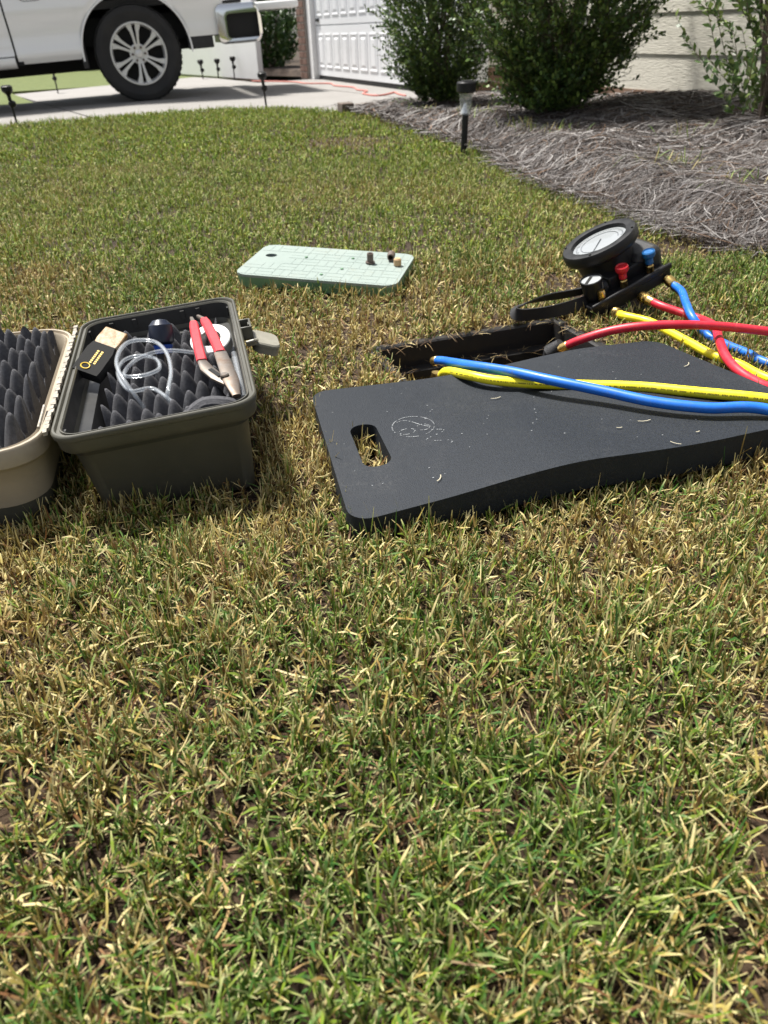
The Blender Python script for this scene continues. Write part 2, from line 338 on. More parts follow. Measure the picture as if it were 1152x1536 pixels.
# ------------------------------------------------------------------ driveway slabs, sidewalk, far lawn
def dz(x, y): return -0.032 - 0.035*max(0.0, -x-2.2)
DU = Vector((0.883, 0.469, 0)); DV = Vector((-0.469, 0.883, 0)); DO = Vector((-0.2, 5.95, 0))
drv = thing('driveway', (0, 0, 0), None, None); tag(drv, kind='structure')
def slab(u0, u1, v0, v1, name='slab', mat='concrete', par=None, zz=None, th=0.12):
    m = MB(); n = 6; gap = 0.010; us = np.linspace(u0+gap, u1-gap, n); vs2 = np.linspace(v0+gap, v1-gap, n); top = []; bot = []
    for u in us:
        for v in vs2:
            p = DO + DU*u + DV*v; z = (dz(p.x, p.y) if zz is None else zz); top.append((p.x, p.y, z)); bot.append((p.x, p.y, z-th))
    fs = [(i*n+j, (i+1)*n+j, (i+1)*n+j+1, i*n+j+1) for i in range(n-1) for j in range(n-1)]
    m.add(top, fs); m.add(bot, fs)
    ed = [i*n for i in range(n)] + [(n-1)*n+j for j in range(1, n)] + [i*n+n-1 for i in range(n-2, -1, -1)] + [j for j in range(n-2, 0, -1)]
    o = len(top); m.f += [(ed[k], ed[(k+1) % len(ed)], ed[(k+1) % len(ed)]+o, ed[k]+o) for k in range(len(ed))]; m.mi += [0]*len(ed)
    return m.build(name, mat, par, smooth=0)
for u0, u1 in ((-9.1, -6.9), (-6.9, -4.4), (-4.4, -1.43), (-1.43, 1.2), (1.2, 4.0)):
    slab(u0, u1, -1.9, 0.9, par=drv); slab(u0, u1, 0.9, 4.8, par=drv)
slab(-1.43, 1.2, 4.8, 7.5, par=drv)
# walkway between garage and wing
m = MB(); m.prism([(0.66, 6.72), (1.22, 5.55), (1.34, 5.40), (3.6, 6.3), (3.2, 8.0), (0.95, 7.05)], -0.12, 0.035); tag(m.build('walkway', 'concrete', smooth=0), kind='structure')
def sheet(name, pts, z, mat, th=0.1):
    m = MB(); m.prism(pts, z-th, z); return tag(m.build(name, mat, smooth=0), kind='structure')
def duv(u, v): p = DO + DU*u + DV*v; return (p.x, p.y)
far = sheet('far_lawn', [duv(-60, 4.83), duv(-1.45, 4.83), duv(-1.45, 7.6), duv(3.2, 7.6), duv(3.2, 60), duv(-60, 60)], -0.10, 'farlawn')
sheet('sidewalk', [duv(-40, 8.4), duv(-2.6, 8.4), duv(-2.6, 9.5), duv(-40, 9.5)], -0.085, 'concrete')

# ------------------------------------------------------------------ house
house = thing('house', (JC.x, JC.y, 0), 'cream lap sided house with white garage door and front wing', 'house')
ZU = Vector((0, 0, 1))
def wall_pt(o, d, s, n, off, z): p = o + d*s + n*off; return Vector((p.x, p.y, z))
def siding(o, d, n, L, z0, z1, e=0.187):
    z = z0; k = 0
    while z < z1:
        h = min(e+0.02, z1-z+0.02); m = MB()
        prof = [(0.0, z), (0.0095, z), (0.0040, z+h), (0.0, z+h)]
        m.loft([[wall_pt(o, d, 0, n, a, b) for a, b in prof], [wall_pt(o, d, L, n, a, b) for a, b in prof]])
        m.build('siding_board', 'siding', house, smooth=0); z += e; k += 1
def wallslab(o, d, n, L, th, z0, z1, name, mat, off=0.0):
    m = MB(); m.loft([[wall_pt(o, d, s, n, a, b) for a, b in ((off-th, z0), (off, z0), (off, z1), (off-th, z1))] for s in (0, L)])
    return m.build(name, mat, house, smooth=0)
# bedroom wing: long wall and its return beside the walkway
LW = (KN-KC).length; ND = -WD; RN = WD                      # return wall faces the garage side
wallslab(KC, ND, WN, LW, 0.15, -0.1, 2.6, 'wall', 'trim', -0.001); wallslab(KC, ND, WN, LW, 0.02, -0.05, 0.165, 'foundation', 'found', 0.012)
siding(KC, ND, WN, LW, 0.150, 2.55)
wallslab(KC, -WN, WD, 3.0, 0.1, -0.05, 2.6, 'wall', 'siding', -0.002)
m = MB(); c = KC + WN*0.012 + WD*0.004; m.box((c.x, c.y, 1.35), (0.045, 0.045, 2.4), Matrix.Rotation(math.atan2(WD.y, WD.x), 3, 'Z')); m.build('corner_trim', 'trim', house, smooth=0)
# garage side wall (faces the camera) and front with its door
GS = -WN
wallslab(JC, GS, -WD, 4.5, 0.12, -0.05, 2.9, 'wall', 'trim', -0.001); wallslab(JC, GS, -WD, 4.5, 0.02, -0.05, 0.20, 'foundation', 'found', 0.01)
siding(JC + GS*0.10, GS, -WD, 4.4, 0.185, 2.85)
wallslab(JC, WD, WN, 0.14, 0.13, -0.03, 2.9, 'door_trim', 'trim', 0.02); wallslab(JC + WD*4.28, WD, WN, 0.14, 0.13, -0.03, 2.9, 'door_trim', 'trim', 0.02)
wallslab(JC - WD*0.004, GS, -WD, 0.10, 0.03, 0.10, 2.9, 'corner_trim', 'trim', 0.022)
wallslab(JC + WD*0.14, WD, WN, 4.14, 0.1, 2.15, 2.9, 'header_trim', 'trim', 0.018)
gd = wallslab(JC + WD*0.14, WD, WN, 4.14, 0.04, 0.0, 2.15, 'garage_door', 'door', -0.06)
wallslab(JC + WD*0.14, WD, WN, 4.14, 0.03, -0.035, 0.012, 'door_seal', 'rubber', -0.055)
for r_ in range(4):
    z0 = 0.012 + r_*0.535
    m = MB(); m.loft([[wall_pt(JC, WD, s, WN, a, b) for a, b in ((-0.062, z0), (-0.042, z0+0.004), (-0.042, z0+0.525), (-0.062, z0+0.529))] for s in (0.145, 4.275)])
    sec = m.build('door_section', 'door', house, smooth=0)
    for k in range(14):
        s0 = 0.14 + 0.05 + k*(4.14-0.05)/14; s1 = s0 + 0.225; zb, zt = z0+0.085, z0+0.445; m = MB()
        def ring(i, off): return [wall_pt(JC, WD, s, WN, off, z) for s, z in ((s0+i, zb+i), (s1-i, zb+i), (s1-i, zt-i), (s0+i, zt-i))]
        m.loft([ring(0, -0.043), ring(0.0, -0.037), ring(0.014, -0.035), ring(0.028, -0.0395), ring(0.04, -0.0395), ring(0.06, -0.034)]); m.build('panel', 'door', sec, smooth=0)
m = MB(); hp = wall_pt(JC, WD, 4.16, WN, -0.03, 0.60); m.box(hp, (0.02, 0.10, 0.03), Matrix.Rotation(math.atan2(WD.y, WD.x)-PI/2, 3, 'Z')); m.build('door_handle', 'blackp', house, bevel=0.004)
# brick pier at the far garage corner
pier = wallslab(GL + WD*0.01, WD, WN, 0.30, 0.4, -0.05, 2.9, 'brick_pier', 'mortar', 0.05)
for r_ in range(30):
    for k in range(3):
        s0 = 0.01 + (k*0.215 - (0.105 if r_ % 2 else 0)); s1 = min(s0+0.205, 0.31); s0 = max(s0, 0.005)
        if s1-s0 < 0.03: continue
        m = MB(); z = -0.03 + r_*0.077
        m.loft([[wall_pt(GL, WD, s, WN, a, b) for a, b in ((0.045, z), (0.058, z+0.003), (0.058, z+0.062), (0.045, z+0.065))] for s in (s0+0.01, s1)])
        m.build('brick', 'brick', pier, smooth=0)
        if k < 2:
            m = MB(); o2 = GL + WN*0.05; m.loft([[wall_pt(o2, -WN, s, -WD, a-0.01, b) for a, b in ((0.0, z), (0.018, z+0.003), (0.018, z+0.062), (0.0, z+0.065))] for s in (0.01+k*0.2-(0.1 if r_ % 2 else 0)+0.1, 0.2+k*0.2-(0.1 if r_ % 2 else 0)+0.1)])
# unseen eaves and roofs, added and sized for the shade the house casts
m = MB()
for o_, L_, a0 in ((KC - WN*0.0, LW, None),):
    m.loft([[wall_pt(KC, ND, s, WN, a, b) for a, b in ((0.10, 2.60), (0.10, 2.72), (-3.2, 4.0), (-3.2, 3.88))] for s in (-0.3, LW+0.3)])
m.build('roof', 'roof', house, smooth=0)
m = MB(); m.loft([[wall_pt(JC, WD, s, WN, a, b) for a, b in ((0.35, 2.9), (0.35, 3.05), (-4.5, 4.8), (-4.5, 4.65))] for s in (-0.3, 5.1)]); m.build('roof', 'roof', house, smooth=0)

# ------------------------------------------------------------------ pickup truck
HUB = Vector((-2.150, 8.30, -0.042)); ex = Vector((0.956, 0.292, 0.045)).normalized(); ey = Vector((-ex.y, ex.x, 0)).normalized(); ez = ex.cross(ey)
TT = Matrix(((ex.x, ey.x, ez.x, HUB.x), (ex.y, ey.y, ez.y, HUB.y), (ex.z, ey.z, ez.z, HUB.z), (0, 0, 0, 1)))
truck = thing('pickup_truck', HUB, 'white pickup truck parked on the driveway with tailgate lowered', 'truck')
def prof_y(z):
    zs = [0.36, 0.42, 0.47, 0.50, 0.62, 0.74, 0.78, 0.95, 1.1, 1.35]; yv = [0.06, 0.022, 0.0, 0.022, 0.032, 0.014, 0.0, 0.01, 0.03, 0.07]
    return float(np.interp(z, zs, yv))
def side(xs, zlo, zhi, name, mat, parent, rows=26, y0=0.0, flip=False):
    m = MB(TT); n = rows; vs = []; fs = []
    for x in xs:
        a, b = zlo(x), zhi(x)
        for k in range(n):
            z = a + (b-a)*k/(n-1); e = 0.012*max(0, 1-k/2.0)
            y = y0 + prof_y(z) + e
            vs.append((x, (1.98-y) if flip else y, z))
    for i in range(len(xs)-1):
        for k in range(n-1): fs.append((i*n+k, (i+1)*n+k, (i+1)*n+k+1, i*n+k+1))
    m.add(vs, fs); return m.build(name, mat, parent, smooth=50)
AR = 0.50; HZ = 0.40
def bed_lo(x):
    b = 0.40 if x < 0 else 0.50
    if abs(x) < AR: return max(b, HZ - 0.02 + AR*1.02*(max(0, 1-(abs(x)/AR)**2.3))**(1/2.3))
    return b
xs_bed = sorted(list(np.linspace(-1.075, -AR-0.004, 10)) + list(-AR*np.cos(np.linspace(0, PI, 60))) + list(np.linspace(AR+0.004, 0.86, 8)))
for fl in (False, True):
    side(xs_bed, bed_lo, lambda x: 1.35, 'bed_side', 'paint', truck, flip=fl)
    side(np.linspace(-2.02, -1.092, 14), lambda x: 0.47, lambda x: 1.25, 'rear_door', 'paint', truck, flip=fl)
    side(np.linspace(-3.05, -2.03, 14), lambda x: 0.47, lambda x: 1.25, 'front_door', 'paint', truck, flip=fl)
    def fr_lo(x):
        q = abs(x+3.75)
        return max(0.47, HZ - 0.02 + AR*1.02*(max(0, 1-(q/AR)**2.3))**(1/2.3)) if q < AR else 0.47
    side(sorted(list(np.linspace(-4.7, -4.255, 5)) + list(-3.75-AR*np.cos(np.linspace(0, PI, 40))) + list(np.linspace(-3.245, -3.06, 3))), fr_lo, lambda x: 1.15, 'front_fender', 'paint', truck, flip=fl)
m = MB(TT); m.loft([[(x, y, z) for y, z in ((0.035, 0.468), (0.012, 0.455), (0.006, 0.42), (0.03, 0.385), (0.09, 0.372), (0.09, 0.468))] for x in (-3.2, -1.10)]); m.build('rocker_panel', 'paint', truck, smooth=50)
m = MB(TT); m.box((-1.085, 0.06, 0.9), (0.012, 0.06, 0.9)); m.box((-1.06, 0.055, 0.43), (0.05, 0.05, 0.075)); m.build('body_gap', 'black', truck)
m = MB(TT); m.box((-0.1, 0.99, 0.60), (1.9, 1.45, 0.22)); m.box((-2.6, 0.99, 0.52), (3.0, 1.6, 0.18)); m.box((-1.9, 0.62, 0.36), (4.0, 0.09, 0.14)); m.box((-1.9, 1.38, 0.36), (4.0, 0.09, 0.14)); m.build('chassis', 'black', truck, smooth=0)
m = MB(TT)   # wheel well liner
for k in range(24):
    a0 = PI*k/24; a1 = PI*(k+1)/24; r0 = AR+0.012
    m.add([(-r0*math.cos(a), y, HZ + r0*1.0*math.sin(a)) for a in (a0, a1) for y in (0.03, 0.42)], [(0, 1, 3, 2)])
m.add([(-r0*math.cos(PI*k/24), 0.42, HZ + r0*math.sin(PI*k/24)) for k in range(25)], [tuple(range(25))]); m.build('wheel_well', 'black', truck, smooth=50)
m = MB(TT); lip = [(-(AR+0.004)*math.cos(PI*k/30), 0.012, HZ-0.02+(AR*1.02)*max(0, math.sin(PI*k/30))**0.87) for k in range(31)]; m.tube(lip, 0.009, 6); m.build('arch_lip', 'paint', truck)
m = MB(TT); m.box((-0.50, 0.14, 0.44), (0.05, 0.20, 0.24)); m.build('mud_flap', 'rubber', truck, bevel=0.008)
m = MB(TT); m.box((0.60, 0.07, 0.45), (0.24, 0.06, 0.105)); m.build('lower_valance', 'rubber', truck, bevel=0.008)
# fuel door outline, seams
m = MB(TT); fd = [(-0.83+x, 0.004, 0.97+z) for x, z in rrect(0.22, 0.2, 0.06)]; m.tube(fd+[fd[0]], 0.0025, 5); m.build('fuel_door', 'rubber', truck)
m = MB(TT); dd = cr_spline([(-1.20, 0.004, 1.2), (-1.17, 0.006, 0.9), (-1.16, 0.02, 0.75), (-1.19, 0.03, 0.62), (-1.27, 0.02, 0.50), (-1.34, 0.02, 0.475)]); m.tube(dd, 0.003, 5); m.build('door_seam', 'rubber', truck)
# cab upper, bonnet, bed floor
m = MB(TT)
def cabloop(z, i): return [(-1.12-i*0.4, 0.05+i, z), (-1.12-i*0.4, 1.93-i, z), (-3.15+i*2.2, 1.93-i, z), (-3.15+i*2.2, 0.05+i, z)]
m.loft([cabloop(1.2, 0), cabloop(1.3, 0.02), cabloop(1.85, 0.2), cabloop(1.92, 0.3)]); m.build('cab', 'paint', truck, smooth=0)
m = MB(TT); m.loft([[(-3.1, 0.06, 0.9), (-3.1, 1.92, 0.9), (-3.1, 1.92, 1.22), (-3.1, 0.06, 1.22)], [(-4.75, 0.12, 0.6), (-4.75, 1.86, 0.6), (-4.75, 1.86, 1.1), (-4.75, 0.12, 1.1)]]); m.build('bonnet', 'paint', truck, smooth=0)
m = MB(TT); m.box((-0.1, 0.99, 0.80), (1.9, 1.8, 0.06)); m.build('bed_floor', 'black', truck)
# lowered tailgate
m = MB(TT); m.box((1.34, 0.99, 0.70), (0.60, 1.55, 0.07)); m.build('tailgate', 'paint', truck, bevel=0.02)
# bumper: chrome corner with a step recess
m = MB(TT)
def bl(i, x): return [(x, 0.03+i[0], z) for z in ()]
cor = rrect(0.42, 0.325, 0.06, 5)
m.loft([[(0.985+a, 0.02, 0.575+b) for a, b in cor], [(0.985+a*0.99, 0.0, 0.575+b*0.98) for a, b in cor], [(0.985+a*0.9, -0.012, 0.575+b*0.88) for a, b in cor],
        [(0.99+a*0.80+0.045, -0.008, 0.555+b*0.62) for a, b in cor], [(0.99+a*0.78+0.045, 0.07, 0.555+b*0.58) for a, b in cor]], cap0=False, cap1=False)
m.box((1.05, 0.99, 0.56), (0.16, 1.86, 0.30)); bmp = m.build('rear_bumper', 'chrome', truck, smooth=40)
m = MB(TT); m.loft([[(1.035+a*0.79, 0.075, 0.555+b*0.60) for a, b in cor], [(1.035+a*0.79, 0.035, 0.555+b*0.60) for a, b in cor]]); m.build('bumper_step', 'black', bmp)
m = MB(TT); m.box((0.94, 0.06, 0.755), (0.20, 0.1, 0.03)); m.build('bumper_pad', 'rubber', bmp, bevel=0.01)
def wheel(x, y, rear=True, flip=False):
    w_ = MB(TT); c = (x, y, HZ); ax = (0, -1, 0) if not flip else (0, 1, 0)
    tr = [(0.262, -0.12), (0.30, -0.132), (0.35, -0.137), (0.385, -0.125), (0.398, -0.10), (0.401, -0.05), (0.401, 0.05), (0.398, 0.10), (0.385, 0.125), (0.35, 0.137), (0.335, 0.1385), (0.33, 0.136), (0.30, 0.132), (0.262, 0.115), (0.255, 0.10), (0.255, -0.10)]
    w_.lathe(tr + [tr[0]], 64, c, ax, cap=False)
    for k in range(48):      # tread blocks at the shoulder
        a = 2*PI*k/48; mm = Matrix.Rotation(-a, 3, 'Y')
        for sy in (-0.09, 0.09): w_.box(Vector(c) + mm @ Vector((0.399, sy + (0.01 if k % 2 else -0.01), 0)), (0.006, 0.07, 0.034), mm)
    whl = w_.build('wheel', 'tyre', truck, smooth=40, label='black tyred rear wheel with six twin spokes' if rear else None)
    r_ = MB(TT); r_.lathe([(0.255, -0.10), (0.262, 0.118), (0.258, 0.126), (0.246, 0.126), (0.238, 0.112), (0.232, 0.06), (0.230, -0.08)], 48, c, ax, cap=False)
    sgn = -1 if not flip else 1
    def sp(p): return Vector((x + p[0], y + sgn*p[2], HZ + p[1]))
    for k in range(6):
        for s_ in (-1, 1):
            a = 2*PI*k/6 + PI/6
            dr = (math.cos(a), math.sin(a)); tn = (-math.sin(a), math.cos(a))
            def q(rad, t, d): return sp((dr[0]*rad + tn[0]*t, dr[1]*rad + tn[1]*t, d))
            secs = []
            for rad, tc, hw, d in ((0.055, 0.013*s_, 0.012, 0.104), (0.12, 0.0185*s_, 0.0125, 0.112), (0.18, 0.027*s_, 0.0165, 0.112), (0.242, 0.046*s_, 0.034, 0.116)):
                secs.append([q(rad, tc-hw, d-0.04), q(rad, tc+hw, d-0.04), q(rad, tc+hw*0.8, d), q(rad, tc-hw*0.8, d)])
            r_.loft(secs)
    r_.lathe([(0.0, 0.05), (0.085, 0.06), (0.085, 0.098), (0.075, 0.106), (0.036, 0.104), (0.034, 0.118), (0.028, 0.122), (0.0, 0.122)], 36, c, ax, cap=False)
    rim = r_.build('rim', 'alloy', whl, smooth=40)
    b_ = MB(TT); b_.lathe([(0.0, 0.02), (0.232, 0.02), (0.232, 0.0)], 32, c, ax, cap=False); b_.build('brake_disc', 'black', whl)
    for k in range(6):
        a = 2*PI*k/6; l_ = MB(TT); l_.lathe([(0.011, 0.0), (0.011, 0.016), (0.007, 0.020), (0.0, 0.020)], 8, sp((0.058*math.cos(a), 0.058*math.sin(a), 0.104)), ax); l_.build('lug_nut', 'brownp', whl)
wheel(0, 0.175); wheel(0, 1.80, flip=True); wheel(-3.75, 0.175); wheel(-3.75, 1.80, flip=True)

# ------------------------------------------------------------------ garden: foliage
def shrub(name, base, hgt, env, nleaf, leafL, leafW, cols, label, seed, stems=9, up_=0.75, twig=0.16, group=None, gap=0.22):
    r = np.random.default_rng(seed); base = Vector(base); t = thing(name, base, label, 'shrub', group)
    mb = MB()
    for k in range(stems):
        a = 2*PI*k/stems + r.uniform(-.3, .3); rad = env(0.55*hgt)*r.uniform(0.35, 0.85); hh = hgt*r.uniform(0.6, 0.95)
        p = [base + Vector((r.normal(0, .02), r.normal(0, .02), -0.03))]
        for q in (0.3, 0.6, 1.0): p.append(base + Vector((math.cos(a)*rad*q**1.1 + r.normal(0, .015), math.sin(a)*rad*q**1.1 + r.normal(0, .015), hh*q)))
        pts = cr_spline(p, 5); mb.tube(pts, [0.011*(1-0.8*i/len(pts))+0.002 for i in range(len(pts))], 6)
    mb.build('trunk', 'bark', t)
    # twigs in the envelope, leaves along the twigs
    ntw = nleaf//14; z = hgt*(0.02 + 0.98*r.random(ntw)**1.25); a = r.uniform(0, 2*PI, ntw)
    er = np.array([env(q) for q in z]); lump = 0.60 + 0.75*vnoise(a*1.2 + seed, z*5/hgt*2, 1.4, seed)
    rad = er*lump*np.sqrt(r.uniform(0.10, 1.0, ntw))
    keep = vnoise(a*2.1*er/0.3, z*9, 1.0, seed+3) > gap*0.9*(rad/er > 0.6)
    z, a, er, rad = z[keep], a[keep], er[keep], rad[keep]; ntw = len(z)
    S = np.stack([rad*np.cos(a), rad*np.sin(a), z], -1) + np.array(base)
    D = np.stack([np.cos(a)*(0.3+0.7*rad/er), np.sin(a)*(0.3+0.7*rad/er), np.full(ntw, up_)], -1) + r.normal(0, .28, (ntw, 3)); D = nrm(D)
    tl = twig*r.uniform(0.5, 1.6, ntw)
    nl = 14; u = (np.arange(nl)+0.5)/nl
    Lp = S[:, None, :] + D[:, None, :]*tl[:, None, None]*u[None, :, None]
    # thin twig ribbons
    K2 = np.stack([S, S + D*tl[:, None]*0.5, S + D*tl[:, None]*0.98], 1); wdv = nrm(np.cross(D, r.normal(0, 1, (ntw, 3))))
    tw = ribbons('twigs', K2, wdv, np.full((ntw, 3), 0.0013), np.tile(np.array([0.10, 0.075, 0.05]), (ntw, 3, 1)), 'leaf', t); tw['kind'] = 'stuff'
    rnd = r.normal(0, 1, (ntw, nl, 3)); side_ = nrm(rnd - (rnd*D[:, None, :]).sum(-1, keepdims=True)*D[:, None, :])
    ld = nrm(side_*0.8 + D[:, None, :]*0.65 + np.array([0, 0, 0.15])); N = ntw*nl
    Lp = Lp.reshape(-1, 3); ld = ld.reshape(-1, 3); wd = nrm(np.cross(ld, r.normal(0, .5, (N, 3)) + np.array([0, 0, 1.0])))
    LL = leafL*r.uniform(0.6, 1.2, N); nn = nrm(np.cross(wd, ld))
    P = np.stack([Lp, Lp + ld*(LL*0.52)[:, None] + nn*(LL*0.06)[:, None], Lp + ld*LL[:, None] - nn*(LL*0.04)[:, None]], 1)
    W = leafW*0.5*r.uniform(0.75, 1.2, N)[:, None]*np.array([0.25, 1.0, 0.15])
    ci = r.integers(0, len(cols), N); cv = np.array(cols)[ci]*r.uniform(0.75, 1.25, (N, 1)); cc = np.repeat(cv[:, None, :], 3, 1)
    lv = ribbons('crown', P, wd, W, cc, 'leaf', t); lv['kind'] = 'stuff'
    return t
def env1(z): return float(np.interp(z, [0, .05, .2, .45, .9, 1.3, 1.5], [.07, .12, .22, .285, .28, .17, .05]))
def env2(z): return float(np.interp(z, [0, .06, .2, .4, .7, 1.1, 1.4], [.08, .15, .27, .38, .45, .36, .08]))
def env3(z): return float(np.interp(z, [0, .1, .3, .5, .8, 1.0], [.12, .20, .22, .24, .26, .1]))
def env4(z): return float(np.interp(z, [0, .1, .3, .6, 1.0, 1.4], [.12, .28, .42, .5, .5, .2]))
dk = [(0.085, 0.150, 0.034), (0.12, 0.195, 0.042), (0.060, 0.115, 0.034), (0.19, 0.27, 0.060), (0.045, 0.085, 0.028)]
lt = [(0.13, 0.20, 0.05), (0.09, 0.16, 0.045), (0.18, 0.24, 0.07), (0.07, 0.12, 0.04)]
shrub('evergreen_shrub', (0.49, 5.78, 0.03), 1.5, env1, 34000, 0.026, 0.015, dk, 'dark green upright shrub in front of the garage door', 11, group='shrubs in the planting bed')
shrub('evergreen_shrub', (0.95, 4.27, 0.09), 1.4, env2, 46000, 0.025, 0.016, dk, 'large dark green bushy shrub beside the cream siding', 12, stems=12, group='shrubs in the planting bed')
shrub('leafy_shrub', (1.60, 3.38, 0.13), 1.0, env3, 5000, 0.034, 0.019, lt, 'light green sparse shrub cut off by the right picture edge', 13, stems=7, twig=0.2, up_=1.0, group='shrubs in the planting bed', gap=0.5)
shrub('leafy_shrub', (-1.50, 13.7, -0.05), 1.5, env4, 9000, 0.065, 0.04, [(0.06, 0.13, 0.03), (0.10, 0.18, 0.04), (0.04, 0.09, 0.025)], 'bright green leafy shrub behind the truck near the brick pier', 14, stems=8, twig=0.28, up_=1.0, gap=0.45)

# ------------------------------------------------------------------ background bits
m = MB(); m.box((-2.62, 14.05, 0.42), (4.1, 0.08, 1.0), Matrix.Rotation(R(122), 3, 'Z'))
tag(m.build('white_fence', 'vinyl', bevel=0.01, origin=(-2.62, 14.05, -0.08)), 'plain white panel fence behind the truck bumper', 'fence')
m = MB(); m.loft([[(x, y, -0.055) for x, y in ((-1.95, 13.3), (-0.85, 12.2), (-0.75, 13.6), (-1.6, 14.6))], [(x, y, 0.03) for x, y in ((-1.85, 13.4), (-0.9, 12.35), (-0.8, 13.5), (-1.6, 14.4))]]); tag(m.build('mulch_strip', 'bedsoil', smooth=0), kind='structure')
m = MB(); m.box((-4.95, 17.9, 0.06), (0.26, 0.2, 0.22)); tag(m.build('white_box', 'vinyl', bevel=0.01, origin=(-4.95, 17.9, -0.06)), 'small white box standing on the far lawn under the truck', 'box')
for k, (hx, hy) in enumerate(((-12.2, 18.4), (-10.4, 19.0), (-8.6, 19.6), (-6.8, 20.2), (-5.1, 20.8), (-3.4, 21.4))):
    shrub('hedge_shrub', (hx, hy, -0.06), 1.3, lambda z: float(np.interp(z, [0, .3, .9, 1.3], [.7, 1.0, 1.0, .5])), 2600, 0.16, 0.09, [(0.03, 0.06, 0.02), (0.045, 0.085, 0.025)],
          ('%s dark hedge shrub at the back of the far lawn' % ('leftmost', 'second', 'third', 'fourth', 'fifth', 'rightmost')[k]), 40+k, stems=5, twig=0.5, group='hedge shrubs at the back of the far lawn')
# stake lights along the driveway
def stake(loc, lean, label, s=1.0):
    loc = Vector(loc); t = thing('stake_light', loc, label, 'stake light', 'low stake lights along the driveway')
    t.rotation_euler = lean; t.scale = (s, s, s); off = loc
    m = MB(); m.lathe([(0.0025, -0.03), (0.007, 0.0), (0.008, 0.12), (0.010, 0.15)], 8, off); m.build('spike', 'blackp', t)
    m = MB(); m.lathe([(0.0, -0.022), (0.018, -0.016), (0.026, 0.0), (0.024, 0.014), (0.012, 0.024), (0.0, 0.026)], 14, off + Vector((0.008, 0, 0.145))); m.build('joint', 'blackp', t)
    m = MB(); m.lathe([(0.011, 0.165), (0.013, 0.2), (0.026, 0.215), (0.036, 0.226), (0.036, 0.252), (0.030, 0.256), (0.0, 0.256)], 16, off); hd = m.build('lamp_head', 'blackp', t)
    m = MB(); m.lathe([(0.0, 0.257), (0.028, 0.257), (0.028, 0.2595), (0.0, 0.2595)], 16, off); m.build('solar_panel', 'hole', hd)
    return t
for loc, lean, lb, s in (((-2.438, 5.79, -0.01), (0.02, -0.02, 0), 'black stake light at the lawn edge left of the truck wheel', 1.0),
                         ((-0.824, 6.72, -0.02), (0, -0.06, 1), 'black stake light at the lawn edge in front of the truck bumper', 1.0),
                         ((-4.083, 11.216, -0.10), (0, 0.0, 2), 'black stake light on the grass strip seen under the truck', 1.15),
                         ((-2.354, 12.222, -0.10), (0, -0.03, 0.5), 'plain black stake light nearest the wheel before the white fence', 1.15),
                         ((-2.18, 12.45, -0.10), (0, 0.05, 0), 'middle black stake light before the white fence', 1.15),
                         ((-2.00, 12.80, -0.10), (0, 0.02, 0), 'black stake light before the white fence nearest the leafy shrub', 1.2)):
    stake(loc, lean, lb, s)
# path light
pl = Vector((0.427, 3.78, 0.0)); t = thing('path_light', pl, 'black solar path light with clear lens standing in lawn edge', 'path light')
m = MB(); m.tube([pl + Vector((0, 0, -0.03)), pl + Vector((0.004, 0.0, 0.168))], 0.0145, 14); m.build('post', 'blackp', t)
m = MB(); m.lathe([(0.026, 0.160), (0.024, 0.168), (0.029, 0.244), (0.029, 0.25)], 20, pl + Vector((0.004, 0, 0)), cap=False); m.build('lens', 'frost', t)
m = MB(); m.lathe([(0.024, 0.166), (0.020, 0.174), (0.006, 0.206), (0.0, 0.208)], 16, pl + Vector((0.004, 0, 0))); m.build('reflector', 'silver', t)
m = MB(); m.lathe([(0.0, 0.246), (0.036, 0.246), (0.043, 0.252), (0.043, 0.284), (0.038, 0.290), (0.0, 0.292)], 24, pl + Vector((0.005, 0, 0))); cap_ = m.build('cap', 'blackp', t)
m = MB(); m.box(pl + Vector((0.005, 0, 0.2925)), (0.042, 0.042, 0.003)); m.build('solar_panel', 'hole', cap_)
# edging block and cord on the driveway
m = MB(); m.box((-0.165, 5.74, 0.02), (0.085, 0.12, 0.12), Matrix.Rotation(R(18), 3, 'Z')); tag(m.build('edging_block', 'block', bevel=0.006, origin=(-0.165, 5.74, -0.03)), 'small dark brown block at the corner of bed and driveway', 'block')
cp = [(-1.5, 11.0), (-0.93, 10.5), (-0.75, 10.1), (-0.45, 9.9), (-0.38, 9.5), (-0.17, 9.1), (-0.12, 8.7), (-0.02, 8.5), (-0.06, 8.15), (0.06, 7.85), (0.16, 7.95), (0.24, 8.15), (0.28, 7.9), (0.33, 7.7)]
m = MB(); m.tube(cr_spline([(x, y, -0.024) for x, y in cp], 6), 0.008, 6); tag(m.build('extension_cord', 'cord', origin=(-0.1, 9, -0.03)), 'thin pinkish cord snaking over the driveway before the garage', 'cord')

